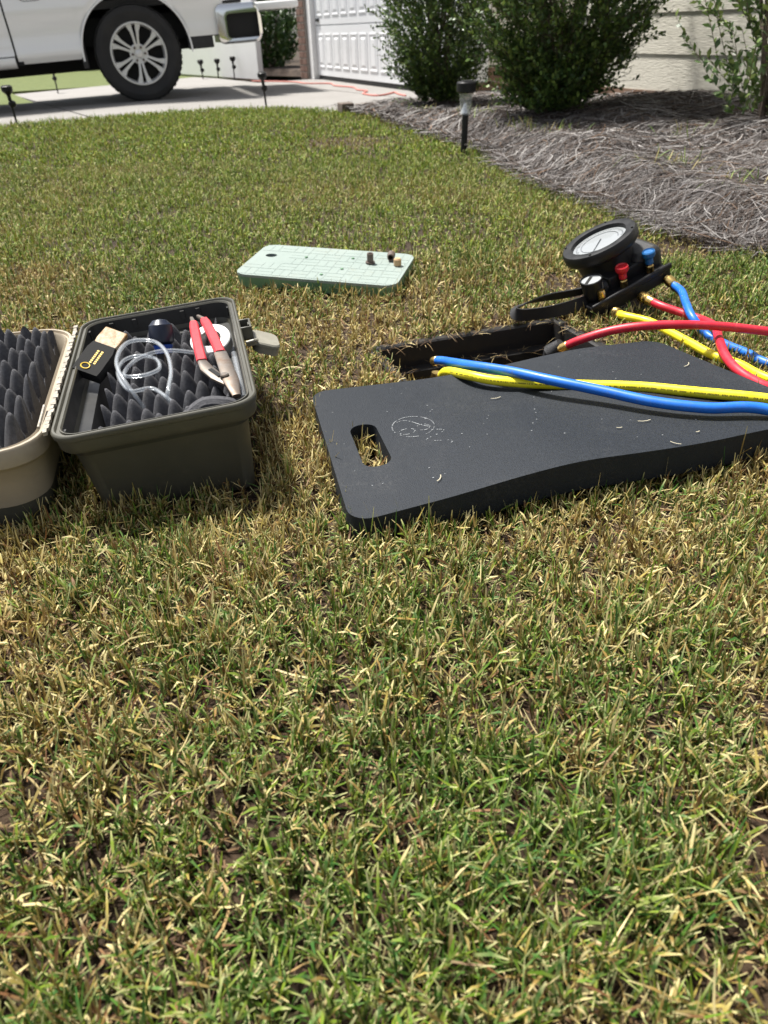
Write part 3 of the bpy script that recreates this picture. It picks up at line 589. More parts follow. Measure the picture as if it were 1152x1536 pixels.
# ------------------------------------------------------------------ plates with real holes
from mathutils.geometry import delaunay_2d_cdt
def plate(outline, holes, zt, th, step, T=None, fz=None):
    """solid sheet: outline and holes in (s,t); zt(s,t) top height; fz maps (s,t,z) to a point."""
    def dens(lp):
        o_ = []
        for k in range(len(lp)):
            a_, b_ = Vector(lp[k]), Vector(lp[(k+1) % len(lp)]); n_ = max(1, int((b_-a_).length/step)); o_ += [tuple(a_.lerp(b_, q/n_)) for q in range(n_)]
        return o_
    outline = dens(outline); holes = [dens(h) for h in holes]
    vs = []; ed = []
    for lp in [outline] + holes:
        o = len(vs); vs += [Vector(p) for p in lp]; ed += [(o+k, o+(k+1) % len(lp)) for k in range(len(lp))]
    x0 = min(p[0] for p in outline); x1 = max(p[0] for p in outline); y0 = min(p[1] for p in outline); y1 = max(p[1] for p in outline)
    gx, gy = np.meshgrid(np.arange(x0, x1, step), np.arange(y0, y1, step)); gx = gx.ravel(); gy = gy.ravel()
    okp = inpoly(gx, gy, outline) & (polydist(gx, gy, outline, True) > step*0.4)
    for h in holes: okp &= ~inpoly(gx, gy, h) & (polydist(gx, gy, h, True) > step*0.4)
    vs += [Vector((a, b)) for a, b in zip(gx[okp], gy[okp])]
    v2, e2, f2, *_ = delaunay_2d_cdt(vs, ed, [], 0, 1e-7)
    tri = []
    for f in f2:
        cx = sum(v2[i].x for i in f)/len(f); cy_ = sum(v2[i].y for i in f)/len(f); a = np.array([cx]); b = np.array([cy_])
        if inpoly(a, b, outline)[0] and not any(inpoly(a, b, h)[0] for h in holes): tri.append(tuple(f))
    from collections import Counter
    cnt = Counter()
    for f in tri:
        for k in range(len(f)): cnt[tuple(sorted((f[k], f[(k+1) % len(f)])))] += 1
    n = len(v2); P = fz or (lambda s, t, z: (s, t, z)); m = MB(T)
    top = [P(v.x, v.y, zt(v.x, v.y)) for v in v2]; bot = [P(v.x, v.y, zt(v.x, v.y)-th) for v in v2]
    m.add(top + bot, tri + [tuple(i+n for i in reversed(f)) for f in tri] + [(a, b, b+n, a+n) for (a, b), c in cnt.items() if c == 1])
    return m
def ellipse(cx, cy_, a, b, n=18): return [(cx + a*math.cos(2*PI*k/n), cy_ + b*math.sin(2*PI*k/n)) for k in range(n)]

# ------------------------------------------------------------------ valve box let into the ground
vbx = thing('valve_box', vb(0.18, 0.12, 0), 'open black plastic valve box sunk in the lawn behind the mat', 'valve box')
def vring(i, z): return [vb(a, b, z) for a, b in ((-i, -i), (VB_L+i, -i), (VB_L+i, VB_W+i), (-i, VB_W+i))]
m = MB(); m.loft([vring(0.020, -0.05), vring(0.018, 0.005), vring(0.016, 0.008), vring(0.003, 0.008), vring(0.0, 0.005), vring(-0.002, -0.04)], False, False); m.build('rim', 'boxrim', vbx, smooth=0)
m = MB(); m.loft([vring(-0.002, -0.036), vring(-0.020, -0.040), vring(-0.022, -0.052), vring(-0.010, -0.058), vring(-0.006, -0.45)], False, False); m.build('wall', 'boxplastic', vbx, smooth=0)
m = MB(); nn = 9; vs = [tuple(vb(VB_L*i/(nn-1), VB_W*j/(nn-1), -0.40 + 0.05*float(vnoise(i*0.7, j*0.9, 1.0, 8)))) for i in range(nn) for j in range(nn)]
m.add(vs, [(i*nn+j, (i+1)*nn+j, (i+1)*nn+j+1, i*nn+j+1) for i in range(nn-1) for j in range(nn-1)]); m.build('silt', 'bedsoil', vbx, smooth=60)
# valve assembly inside the box
va = thing('valve_assembly', vb(0.18, 0.12, -0.22), 'bronze valve assembly with test cocks inside the open box', 'valve')
m = MB(); m.lathe([(0.0, -0.17), (0.022, -0.17), (0.022, -0.12), (0.03, -0.12), (0.03, -0.09), (0.024, -0.08), (0.036, -0.04), (0.036, 0.04), (0.024, 0.08), (0.03, 0.09), (0.03, 0.12), (0.022, 0.12), (0.022, 0.17), (0, 0.17)], 18, vb(0.185, 0.14, -0.15), VB_A); m.build('body', 'brass', va)
TC = [vb(0.075, 0.10, 0), vb(0.045, 0.165, 0), vb(0.305, 0.10, 0)]
for p in TC:
    q = vb(0.185 + (0.07 if p.x > 0.2 else -0.06), 0.14, -0.13)
    m = MB(); m.tube(cr_spline([q, (q+p)/2 + Vector((0, 0, -0.02)), Vector((p.x, p.y, -0.04)), Vector((p.x, p.y, -0.012))], 5), 0.009, 10); m.build('test_cock', 'brass', va)
m = MB(); p = TC[2]; m.tube([p + Vector((0, 0.0, -0.03)), p + Vector((0.0, -0.012, -0.005)), p + Vector((0.012, -0.02, 0.012))], [0.016, 0.017, 0.010], 12); m.build('valve_boot', 'rubber', va)

# ------------------------------------------------------------------ kneeling mat
MA = Vector((-0.032, 0.685, 0)); ME = Vector((math.cos(R(15.5)), math.sin(R(15.5)), 0)); MF = Vector((-ME.y, ME.x, 0))
fs_ = [0, .052, .114, .2, .273, .377, .446, .539, .65]; fz_ = [.040, .045, .050, .061, .067, .062, .060, .063, .066]
bs_ = [0, .123, .205, .319, .389, .461, .582, .66]; bz_ = [.049, .045, .042, .045, .051, .056, .052, .05]
def smoothed(xs, zs):
    f = np.linspace(-0.1, 0.8, 181); z = np.interp(f, xs, zs); k = np.hanning(25); k /= k.sum()
    z = np.convolve(np.pad(z, 12, mode='edge'), k, mode='valid'); return f, z
FSM, BSM = smoothed(fs_, fz_), smoothed(bs_, bz_)
def mat_z(s, t):
    q = min(max(t/0.345, 0), 1); q = q*q*(3-2*q)*0.3 + q*0.7
    dip = -0.006*math.exp(-((s-0.20-0.67*(0.345-t))/0.085)**2)*math.sin(PI*min(max(t/0.345, 0), 1))
    return (1-q)*float(np.interp(s, *FSM)) + q*float(np.interp(s, *BSM)) + dip
def mat_map(s, t, z):
    u = s/0.62; sl = -0.006 + 0.08*t; sr = 0.64 - 0.09*t
    p = MA + ME*(sl + (sr-sl)*u) + MF*t; return Vector((p.x, p.y, z))
def s_true(s, t): u = s/0.62; return (-0.006 + 0.08*t) + (0.646 - 0.17*t)*u
out = [(0.31+a, 0.172+b) for a, b in rrect(0.62, 0.347, 0.028, 7)]
slot = [(0.055+a - 0.0*b, 0.160+b) for a, b in rrect(0.037, 0.116, 0.017, 7)]
mt = thing('kneeling_mat', MA, 'dark grey foam kneeling mat with handle slot lying on grass', 'mat')
m = plate(out, [slot], lambda s, t: mat_z(s_true(s, t), t), 0.040, 0.0105, fz=mat_map); m.build('pad', 'mat', mt, smooth=40)
def on_mat(s, t, dzz=0.0006): return mat_map(s, t, mat_z(s_true(s, t), t) + dzz)
m = MB()
def chalk(fn, n, w_, keep):
    for k in range(n):
        if random.random() > keep: continue
        a = Vector(fn(k/n)); b = Vector(fn((k+random.uniform(0.55, 1.05))/n)); d = (b-a); 
        if d.length < 1e-6: continue
        nx = Vector((-d.y, d.x)).normalized()*w_*random.uniform(0.4, 1.1)
        m.add([on_mat(*(a-nx)), on_mat(*(b-nx)), on_mat(*(b+nx)), on_mat(*(a+nx))], [(0, 1, 2, 3)])
CS, CT = 0.122, 0.186
chalk(lambda u: (CS+0.029*math.cos(2*PI*u), CT+0.031*math.sin(2*PI*u)), 60, 0.00075, 0.72)
chalk(lambda u: (CS+0.009*math.cos(2*PI*u)+0.012, CT+0.009*math.sin(2*PI*u)-0.008), 22, 0.0007, 0.7)
chalk(lambda u: (CS-0.012+0.011*math.cos(2*PI*u), CT-0.012+0.008*math.sin(2*PI*u)), 22, 0.0007, 0.6)
chalk(lambda u: (CS-0.018+0.04*u, CT+0.02-0.022*u+0.008*math.sin(5*u)), 26, 0.0008, 0.75)
chalk(lambda u: (CS+0.02+0.015*math.sin(9*u), CT-0.02-0.05*u), 40, 0.0008, 0.3)
for k in range(46): 
    s0, t0 = random.uniform(0.02, 0.55), random.uniform(0.02, 0.33)
    if 0.03 < s0 < 0.085 and 0.09 < t0 < 0.23: continue
    chalk(lambda u: (s0+0.002*u, t0+0.001*u), 1, 0.0008, 1)
m.build('emblem_print', 'chalk', mt, smooth=0, kind='stuff')

# ------------------------------------------------------------------ valve box lid and the fittings on it
LC = Vector((-0.112, 1.752, 0.046)); TL = Matrix.Translation(LC) @ Matrix.Rotation(R(-14.8), 4, 'Z') @ Matrix.Rotation(R(2.07), 4, 'Y') @ Matrix.Rotation(R(3.47), 4, 'X')
lid = thing('valve_cover', LC - Vector((0, 0, 0.05)), 'pale green rectangular valve box lid lying on the lawn', 'lid')
lo = rrect(0.376, 0.216, 0.030, 6); hole = ellipse(-0.148, 0.030, 0.014, 0.012)
m = plate(lo, [hole], lambda s, t: 0.0, 0.006, 0.03, T=TL); m.build('top', 'lidgreen', lid, smooth=0)
m = MB(TL); m.loft([[(a, b, -0.0062) for a, b in rrect(0.3755, 0.2155, 0.030)], [(a, b, -0.030) for a, b in rrect(0.368, 0.208, 0.028)], [(a, b, -0.030) for a, b in rrect(0.352, 0.192, 0.024)], [(a, b, -0.0062) for a, b in rrect(0.356, 0.196, 0.024)]], False, False); m.build('skirt', 'lidside', lid, smooth=40)
m = MB(TL); px_, py_ = 0.0405, 0.0405
for i in range(9):
    for j in range(5):
        cx = (i-4)*px_; cy_ = (j-2)*py_
        if math.hypot(cx+0.142, cy_-0.02) < 0.045: continue
        for s_ in (-1, 1):
            if (i+j) % 2: m.box((cx, cy_+s_*px_*0.24, 0.0002), (px_*0.965, px_*0.455, 0.0005))
            else: m.box((cx+s_*px_*0.24, cy_, 0.0002), (px_*0.455, px_*0.965, 0.0005))
m.build('tread_pattern', 'lidgreen', lid, smooth=0)
for x, y in ((-0.06, 0.03), (0.05, 0.045), (0.045, -0.03), (0.01, -0.075)):
    m = MB(TL); m.lathe([(0.0, 0.0015), (0.004, 0.0015), (0.003, 0.003), (0, 0.003)], 8, (x, y, 0)); m.build('rivet', 'lidside', lid)
def lidp(x, y, z): return TL @ Vector((x, y, z))
upn = (TL.to_3x3() @ Vector((0, 0, 1)))
m = MB(); b0 = lidp(0.098, 0.022, 0.002); m.lathe([(0.011, 0), (0.011, 0.003), (0.0075, 0.003), (0.0075, 0.022), (0.005, 0.022), (0.005, 0.006)], 14, b0, upn); tag(m.build('pipe_fitting', 'brownp', origin=b0), 'small brown fitting standing upright on the green lid', 'fitting')
m = MB(); b0 = lidp(0.140, 0.054, 0.0105); ax2 = (TL.to_3x3() @ Vector((0.15, -1, 0))); m.lathe([(0.009, -0.012), (0.0095, 0.0), (0.008, 0.012), (0.0055, 0.012), (0.0055, -0.006)], 14, b0, ax2); tag(m.build('pipe_fitting', 'brownp', origin=b0), 'small dark open fitting lying on its side on the green lid', 'fitting')
m = MB(); b0 = lidp(0.163, 0.020, 0.002); m.lathe([(0, 0), (0.0085, 0.0), (0.009, 0.004), (0.0085, 0.013), (0.006, 0.016), (0, 0.016)], 14, b0, upn); tag(m.build('end_cap', 'tanp', origin=b0), 'small tan cap on the right end of the green lid', 'cap')

# ------------------------------------------------------------------ toolbox
TBC = Vector((-0.303, 0.970, 0.135)); TB = Matrix.Translation(TBC) @ Matrix.Rotation(R(12.55), 4, 'Z') @ Matrix.Rotation(R(-4.4), 4, 'Y') @ Matrix.Rotation(R(0.67), 4, 'X')
tb = thing('toolbox', (-0.42, 0.93, 0.0), 'open olive and tan plastic toolbox lined with convoluted grey foam', 'toolbox')
BW, BL_ = 0.240, 0.412
def rl(i, z, r=0.03, W_=BW, L_=BL_): return [(a, b, z) for a, b in rrect(W_-2*i, L_-2*i, max(r-i*0.5, 0.008), 7)]
m = MB(TB)
m.loft([rl(0.030, -0.132), rl(0.026, -0.128), rl(0.016, -0.034), rl(0.013, -0.0265), rl(0.0055, -0.0255), rl(0.0035, -0.022), rl(0.003, -0.009), rl(0.0005, -0.0075), rl(0.0, -0.003), rl(0.0006, -0.001), rl(0.002, 0.0)], cap1=False)
m.loft([rl(0.002, 0.0), rl(0.004, 0.0), rl(0.005, -0.0015), rl(0.0055, -0.004), rl(0.009, -0.004), rl(0.0095, -0.0015), rl(0.0105, -0.0015), rl(0.012, -0.004)], False, False)
m.cm = 1
m.loft([rl(0.012, -0.004), rl(0.014, -0.034), rl(0.030, -0.037), rl(0.031, -0.040), rl(0.036, -0.118)], False, True)
m.build('body', ['olive', 'inner'], tb, smooth=40)
for x, y in ((-0.108, 0.17), (0.108, 0.17), (-0.108, -0.17), (-0.04, 0.1925), (0.035, 0.1925), (0.06, 0.1925), (-0.075, 0.1925)):
    mm = MB(TB); mm.box((x, y, -0.014), (0.006, 0.006, 0.014)); mm.build('rib', 'inner', tb, smooth=0)
def foam(T, x0, x1, y0, y1, zb, A_, name, ph=0.0, sx=0.0360, sy=0.0285, Rr=0.0205, seed=0):
    st = 0.0021; xs = np.arange(x0, x1+1e-6, st); ys = np.arange(y0, y1+1e-6, st); X, Y = np.meshgrid(xs, ys, indexing='ij'); h = np.zeros_like(X)
    r_ = np.random.default_rng(seed)
    for j in range(int((y1-y0)/sy)+3):
        for i in range(int((x1-x0)/sx)+3):
            cx = x0 + (i-0.5 + (0.5 if j % 2 else 0))*sx + ph + r_.normal(0, .0012); cy_ = y0 + (j-0.5)*sy + r_.normal(0, .0012); a_ = A_*0.92*r_.uniform(0.9, 1.06)
            q = np.minimum(np.hypot(X-cx, Y-cy_)/Rr, 1); h = np.maximum(h, a_*(1.0440-np.sqrt(q*q+0.09))/0.7440)
    m = MB(T); nx, ny = X.shape
    vs = np.stack([X, Y, zb+h], -1).reshape(-1, 3).tolist(); fs = [(i*ny+j, (i+1)*ny+j, (i+1)*ny+j+1, i*ny+j+1) for i in range(nx-1) for j in range(ny-1)]
    m.add(vs, fs)
    ed = [i*ny for i in range(nx)] + [(nx-1)*ny+j for j in range(1, ny)] + [i*ny+ny-1 for i in range(nx-2, -1, -1)] + [j for j in range(ny-2, 0, -1)]
    o = len(m.v); m.v += [Vector((m.v[k].x, m.v[k].y, zb-0.035)) for k in ed]; n = len(ed)
    m.f += [(ed[k], ed[(k+1) % n], o+(k+1) % n, o+k) for k in range(n)]; m.mi += [0]*n
    return m.build(name, 'foam', tb, smooth=60)
foam(TB, -0.072, 0.086, -0.172, 0.170, -0.062, 0.052, 'foam_insert', seed=3)
# lid half, opened flat on its hinge
TD = TB @ Matrix.Translation((-0.125, 0, 0.0)) @ Matrix.Rotation(R(5.0), 4, 'Y') @ Matrix.Translation((-0.124, 0, -0.006))
def ll(i, z, r=0.052): return rl(i, z, r)
m = MB(TD)
m.loft([ll(0.012, -0.078), ll(0.009, -0.050), ll(0.007, -0.030), ll(0.0045, -0.027), ll(0.0, -0.022), ll(0.0, -0.003), ll(0.002, 0.0), ll(0.005, 0.0), ll(0.006, -0.004), ll(0.008, -0.004), ll(0.010, -0.001), ll(0.012, -0.004), ll(0.016, -0.072)], True, True)
lidp_ = m.build('lid', 'tan', tb, smooth=40, label='tan lid half lying open at the left picture edge')
m = MB(TD); m.loft([ll(0.024, -0.122), ll(0.018, -0.119), ll(0.013, -0.0785)], True, True); m.build('lid_panel', 'olive', lidp_, smooth=40)
foam(TD, -0.098, 0.092, -0.176, 0.176, -0.030, 0.060, 'foam_insert', ph=0.007, seed=5)
m = MB(TD); m.box((0.004, 0.196, 0.012), (0.022, 0.008, 0.03)); m.build('catch_tab', 'tan', lidp_, bevel=0.003)
m = MB(TB)
for k in range(34):
    y = -0.18 + k*0.0108; m.box((-0.1245 + random.uniform(-0.0006, 0.0006), y, 0.000 + random.uniform(-0.0006, 0.0006)), (0.0062 if k % 2 else 0.0046, 0.0100, 0.0045), Matrix.Rotation(R(random.uniform(-6, 6)), 3, 'Z'))
m.build('hinge', 'hinge', tb, smooth=0)
m = MB(TD); m.tube([TD.inverted() @ TB @ Vector((-0.137, -0.155, -0.004)), TD.inverted() @ TB @ Vector((-0.135, -0.105, 0.001))], 0.002, 6); m.build('hinge_pin', 'hinge', tb)
# latch and catch on the right long side
m = MB(TB); m.box((0.126, 0.080, -0.010), (0.016, 0.003, 0.020)); m.box((0.126, 0.046, -0.010), (0.016, 0.003, 0.020)); m.box((0.1335, 0.063, -0.010), (0.003, 0.037, 0.020)); m.box((0.126, 0.063, -0.019), (0.014, 0.034, 0.003)); m.box((0.1315, 0.063, -0.006), (0.003, 0.010, 0.010)); m.build('catch', 'olive', tb, bevel=0.001)
TLt = TB @ Matrix.Translation((0.134, 0.060, -0.022)) @ Matrix.Rotation(R(24), 4, 'Y')
m = MB(TLt); fl = [(0.018+a, b) for a, b in rrect(0.042, 0.056, 0.013)]
m.loft([[(a, b, -0.003) for a, b in fl], [(a, b, 0.001) for a, b in fl], [(0.018+(a-0.018)*0.93, b*0.93, 0.003) for a, b in fl]]); m.loft([[(0.020+(a-0.018)*0.9, b*0.96, z) for a, b in fl] for z in (-0.013, -0.0025)]); m.build('latch', 'latch', tb, smooth=40)
m = MB(TB); m.box((0.130, 0.036, -0.022), (0.016, 0.008, 0.005)); m.tube([(0.122, 0.030, -0.018), (0.133, 0.028, -0.016), (0.138, 0.034, -0.018), (0.134, 0.040, -0.020)], 0.0026, 8); m.build('latch_hook', 'latch', tb)

# ------------------------------------------------------------------ tools in the box
def single(mb, name, mat, base, label, cat, **k): return tag(mb.build(name, mat, origin=base, **k), label, cat)
loop = [(-0.304, 0.876, 0.100), (-0.312, 0.876, 0.118), (-0.326, 0.889, 0.134), (-0.341, 0.917, 0.143), (-0.347, 0.953, 0.147), (-0.344, 0.985, 0.148), (-0.327, 0.994, 0.148), (-0.305, 0.987, 0.146), (-0.284, 0.953, 0.143), (-0.267, 0.9, 0.14), (-0.263, 0.863, 0.133), (-0.264, 0.852, 0.123), (-0.258, 0.858, 0.108)]
coil = [(-0.262, 0.872, 0.105), (-0.299, 0.913, 0.110), (-0.326, 0.904, 0.112), (-0.353, 0.946, 0.117), (-0.358, 0.988, 0.120), (-0.340, 1.003, 0.122), (-0.311, 0.985, 0.124), (-0.298, 0.952, 0.122), (-0.316, 0.935, 0.120), (-0.342, 0.938, 0.120), (-0.335, 0.966, 0.128), (-0.314, 0.992, 0.130), (-0.289, 1.003, 0.128), (-0.262, 1.008, 0.122)]
ct = thing('clear_hose', (-0.31, 0.93, 0.10), 'coil of clear vinyl tubing looped over the grey foam', 'tubing')
for pts in (loop, coil):
    m = MB(); m.tube(cr_spline(pts, 8), 0.0029, 12, cap=False); m.tube(list(reversed(cr_spline(pts, 8))), 0.0018, 12, cap=False); m.build('tube', 'tubing', ct)
# pliers
pz = Vector((-0.2, 0.9, 0.12)); plr = thing('pliers', pz, 'slip joint pliers with red grips lying across the toolbox foam', 'pliers')
gA = [(-0.284, 1.115, 0.136), (-0.274, 1.083, 0.139), (-0.253, 1.001, 0.139), (-0.235, 0.938, 0.135), (-0.226, 0.924, 0.131)]
gB = [(-0.275, 1.12, 0.137), (-0.26, 1.094, 0.140), (-0.238, 1.032, 0.140), (-0.215, 0.965, 0.136)]
def flatbar(pts, wds, th):
    m = MB(); P = [Vector(p) for p in pts]; loops = []
    for i, p in enumerate(P):
        t_ = (P[min(i+1, len(P)-1)] - P[max(i-1, 0)]).normalized(); sd = t_.cross(Vector((0, 0, 1))).normalized(); nu = sd.cross(t_); w_ = wds[i]; h_ = th
        loops.append([p+sd*w_+nu*h_*0.5, p+sd*w_*0.7+nu*h_, p-sd*w_*0.7+nu*h_, p-sd*w_+nu*h_*0.5, p-sd*w_-nu*h_*0.5, p-sd*w_*0.7-nu*h_, p+sd*w_*0.7-nu*h_, p+sd*w_-nu*h_*0.5])
    m.loft(loops); return m
flatbar([gA[1]]+[tuple(v) for v in cr_spline(gA[1:4], 5)[1:]], [0.0055] + [0.0068]*10, 0.0045).build('grip', 'grip', plr)
flatbar([gB[1]]+[tuple(v) for v in cr_spline(gB[1:4], 5)[1:]], [0.0055] + [0.0072]*10, 0.0045).build('grip', 'grip', plr)
flatbar([gA[0], gA[1]], [0.0025, 0.0045], 0.003).build('handle_tip', 'steel', plr); flatbar([gB[0], gB[1]], [0.0025, 0.0045], 0.003).build('handle_tip', 'steel', plr)
flatbar([gA[3], (-0.226, 0.920, 0.132), (-0.208, 0.893, 0.131), (-0.181, 0.868, 0.127)], [0.006, 0.0085, 0.0085, 0.006], 0.003).build('jaw', 'steel', plr)
flatbar([gB[3], (-0.200, 0.917, 0.135), (-0.187, 0.876, 0.133), (-0.176, 0.843, 0.126)], [0.0085, 0.0095, 0.010, 0.005], 0.003).build('jaw', 'steel', plr)
m = MB(); m.lathe([(0, 0), (0.0058, 0), (0.0058, 0.005), (0.0045, 0.0065), (0, 0.0068)], 14, (-0.196, 0.884, 0.133)); m.build('pivot', 'steel', plr)
m = flatbar([(-0.2195, 0.911, 0.1355), (-0.203, 0.889, 0.1347)], [0.0028, 0.0028], 0.0004); m.build('slot', 'hole', plr)
# scraper: black holder with worn amber blade
p0 = Vector((-0.398, 0.972, 0.118)); d0 = Vector((0.030, 0.092, 0.02)); nz = Vector((0.15, -0.45, 0.85)).normalized(); d1 = d0.normalized(); d1 = (d1 - nz*d1.dot(nz)).normalized(); sd = d1.cross(nz)
TS = Matrix(((sd.x, d1.x, nz.x, p0.x), (sd.y, d1.y, nz.y, p0.y), (sd.z, d1.z, nz.z, p0.z), (0, 0, 0, 1)))
scr = thing('scraper', p0, 'black handled scraper with yellow print and worn amber end', 'scraper')
m = MB(TS); m.loft([[(a*(1.0-0.10*k), y, z) for a, z in ((-0.021, -0.008), (0.021, -0.008), (0.023, 0), (0.019, 0.008), (-0.019, 0.008), (-0.023, 0))] for k, y in ((0.6, -0.014), (0, -0.006), (0, 0.028), (1.5, 0.040))]); hnd = m.build('handle', 'hole', scr, smooth=50)
m = MB(TS); m.loft([[(a*w_, y, z*h_) for a, z in ((-1, -1), (1, -1), (1, 1), (-1, 1))] for y, w_, h_ in ((0.038, 0.016, 0.006), (0.050, 0.018, 0.0055), (0.074, 0.017, 0.004))]); m.build('blade', 'amber', scr, smooth=30, bevel=0.002)
m = MB(TS)
for r_ in range(2):
    for k in range(7): m.box((-0.001 + r_*0.006, 0.004+k*0.0036, 0.0083), (0.0030, 0.0024, 0.0004))
m.tube([(-0.004+0.0062*math.cos(a), -0.004 + 0.005*math.sin(a), 0.0084) for a in np.linspace(0, 2*PI, 17)], 0.0009, 5); m.build('print', 'print', hnd, smooth=0)
# stubby screwdriver, tape, clear rod
b0 = Vector((-0.312, 1.035, 0.112)); sdv = thing('stubby_screwdriver', b0, 'navy and black screwdriver handle standing behind the tubing', 'screwdriver'); ax3 = (-0.05, 0.35, 0.9)
m = MB(); m.lathe([(0.0, 0.0), (0.012, 0.0), (0.0125, 0.006), (0.014, 0.012)], 18, b0, ax3); m.build('collar', 'bluep', sdv)
m = MB(); m.lathe([(0.012, 0.0121), (0.0165, 0.016), (0.018, 0.028), (0.0165, 0.040), (0.010, 0.047), (0.0, 0.049)], 18, b0, ax3); m.build('handle', 'navy', sdv)
m = MB(); m.lathe([(0.003, -0.03), (0.003, 0.0)], 8, b0, ax3); m.build('shaft', 'steel', sdv)
m = MB(); m.lathe([(0.016, -0.0095), (0.028, -0.0095), (0.0295, -0.008), (0.0295, 0.008), (0.028, 0.0095), (0.016, 0.0095), (0.016, -0.0095)], 28, (-0.243, 1.045, 0.122), (-0.05, -0.42, 0.9), cap=False); single(m, 'tape_roll', 'tape', (-0.243, 1.045, 0.11), 'white tape roll under the red plier grips', 'tape')
m = MB(); m.tube([(-0.200, 0.982, 0.128), (-0.170, 0.853, 0.119)], 0.0042, 12); single(m, 'clear_rod', 'tubing', (-0.19, 0.92, 0.12), 'straight clear plastic rod beside the pliers at the box edge', 'rod')
m = MB(); m.tube(cr_spline([(-0.235, 0.818, 0.108), (-0.215, 0.832, 0.119), (-0.19, 0.835, 0.118), (-0.172, 0.845, 0.105)], 6), 0.011, 10); single(m, 'foam_offcut', 'foam', (-0.2, 0.83, 0.11), 'dark foam roll at the near right corner of the toolbox', 'foam')

# ------------------------------------------------------------------ test gauge kit
KO = Vector((0.501, 1.450, 0.057)); k1 = Vector((0.875, 0.362, 0.321)).normalized(); kn = Vector((-0.35, -0.17, 0.92)); kn = (kn - k1*kn.dot(k1)).normalized(); k2 = kn.cross(k1)
TK = Matrix(((k1.x, k2.x, kn.x, KO.x), (k1.y, k2.y, kn.y, KO.y), (k1.z, k2.z, kn.z, KO.z), (0, 0, 0, 1)))
kit = thing('test_gauge', KO - Vector((0, 0, 0.05)), 'black test gauge with large round dial, knobs and strap', 'gauge')
m = MB(TK); m.box((0.0, 0.028, -0.012), (0.185, 0.066, 0.026)); m.box((0.0, -0.004, 0.004), (0.19, 0.007, 0.012)); m.box((0.02, 0.055, 0.012), (0.10, 0.06, 0.03)); m.build('manifold', 'blackp', kit, bevel=0.003)
m = MB(TK); m.box((0.070, 0.075, 0.006), (0.064, 0.10, 0.062)); m.box((0.0, 0.045, 0.006), (0.10, 0.035, 0.030)); m.build('case', 'rubber', kit, bevel=0.012)
gn = Vector((-0.45, -0.03, 0.89)).normalized(); gx = (Vector((0.9, 0.36, 0.3)) - gn*Vector((0.9, 0.36, 0.3)).dot(gn)).normalized(); gy_ = gn.cross(gx); gc = TK @ Vector((0.004, 0.098, 0.056)) - gn*0.056 + Vector((0, 0, 0.016))
TG = Matrix(((gx.x, gy_.x, gn.x, gc.x), (gx.y, gy_.y, gn.y, gc.y), (gx.z, gy_.z, gn.z, gc.z), (0, 0, 0, 1))) @ Matrix.Scale(0.90, 4)
GC = (0.0, 0.0, 0.0)
m = MB(TG); m.lathe([(0.0, -0.015), (0.058, -0.015), (0.062, 0.02), (0.066, 0.036), (0.078, 0.040), (0.0835, 0.046), (0.0845, 0.060), (0.081, 0.067), (0.072, 0.0685), (0.0625, 0.067), (0.060, 0.060)], 56, GC, cap=False); dl = m.build('dial_housing', 'blackp', kit, smooth=40)
m = MB(TG); m.lathe([(0.0, 0.0585), (0.0605, 0.0585), (0.0605, 0.057), (0, 0.057)], 48, GC); m.build('dial_face', 'dial', dl, smooth=30)
m = MB(TG)
for k in range(41):
    a = R(225 - 270*k/40); l_ = 0.006 if k % 5 == 0 else 0.0035; rr_ = 0.054 - l_/2
    m.box((GC[0]+rr_*math.cos(a), GC[1]+rr_*math.sin(a), 0.0589), (l_, 0.0011, 0.0003), Matrix.Rotation(a, 3, 'Z'))
m.tube([(GC[0]+0.042*math.cos(R(225-270*k/40)), GC[1]+0.042*math.sin(R(225-270*k/40)), 0.0588) for k in range(41)], 0.0007, 4); m.build('dial_marks', 'marks', dl, smooth=0)
m = MB(TG); a = R(215); m.loft([[(GC[0]+math.cos(a)*r-math.sin(a)*w_*s, GC[1]+math.sin(a)*r+math.cos(a)*w_*s, z) for s, z in ((-1, 0.0597), (1, 0.0597), (1, 0.0603), (-1, 0.0603))] for r, w_ in ((-0.012, 0.0012), (0.048, 0.0004))]); m.build('needle', 'blackp', dl)
m = MB(TG); m.lathe([(0.0615, 0.0630), (0.058, 0.0642), (0.03, 0.0647), (0.0, 0.0648)], 40, GC, cap=False); m.build('dial_glass', 'glass', dl)
for k in range(4):
    a = R(40+90*k); m = MB(TG); m.lathe([(0, 0.0675), (0.003, 0.0675), (0.0025, 0.0700), (0, 0.0700)], 8, (GC[0]+0.0765*math.cos(a), GC[1]+0.0765*math.sin(a), 0)); m.build('screw', 'hole', dl)
# small gauge
SG = (-0.066, 0.030, 0.0); m = MB(TK); m.lathe([(0.0, 0.004), (0.016, 0.004), (0.0185, 0.012), (0.0205, 0.036), (0.0218, 0.040), (0.0214, 0.044), (0.0198, 0.045), (0.019, 0.0415)], 32, SG, cap=False); sg = m.build('small_gauge', 'blackp', kit, smooth=40)
m = MB(TK); m.lathe([(0, 0.0412), (0.0192, 0.0412), (0.0192, 0.040), (0, 0.040)], 28, SG); m.build('dial_face', 'dial', sg)
m = MB(TK); m.box((SG[0]-0.003, SG[1]+0.004, 0.0417), (0.028, 0.006, 0.0006), Matrix.Rotation(R(32), 3, 'Z')); m.build('needle', 'hole', sg)
m = MB(TK); m.box((SG[0]+0.0172, SG[1]-0.0103, 0.026), (0.012, 0.0012, 0.016), Matrix.Rotation(R(56), 3, 'Z')); m.build('sticker', 'dial', sg)
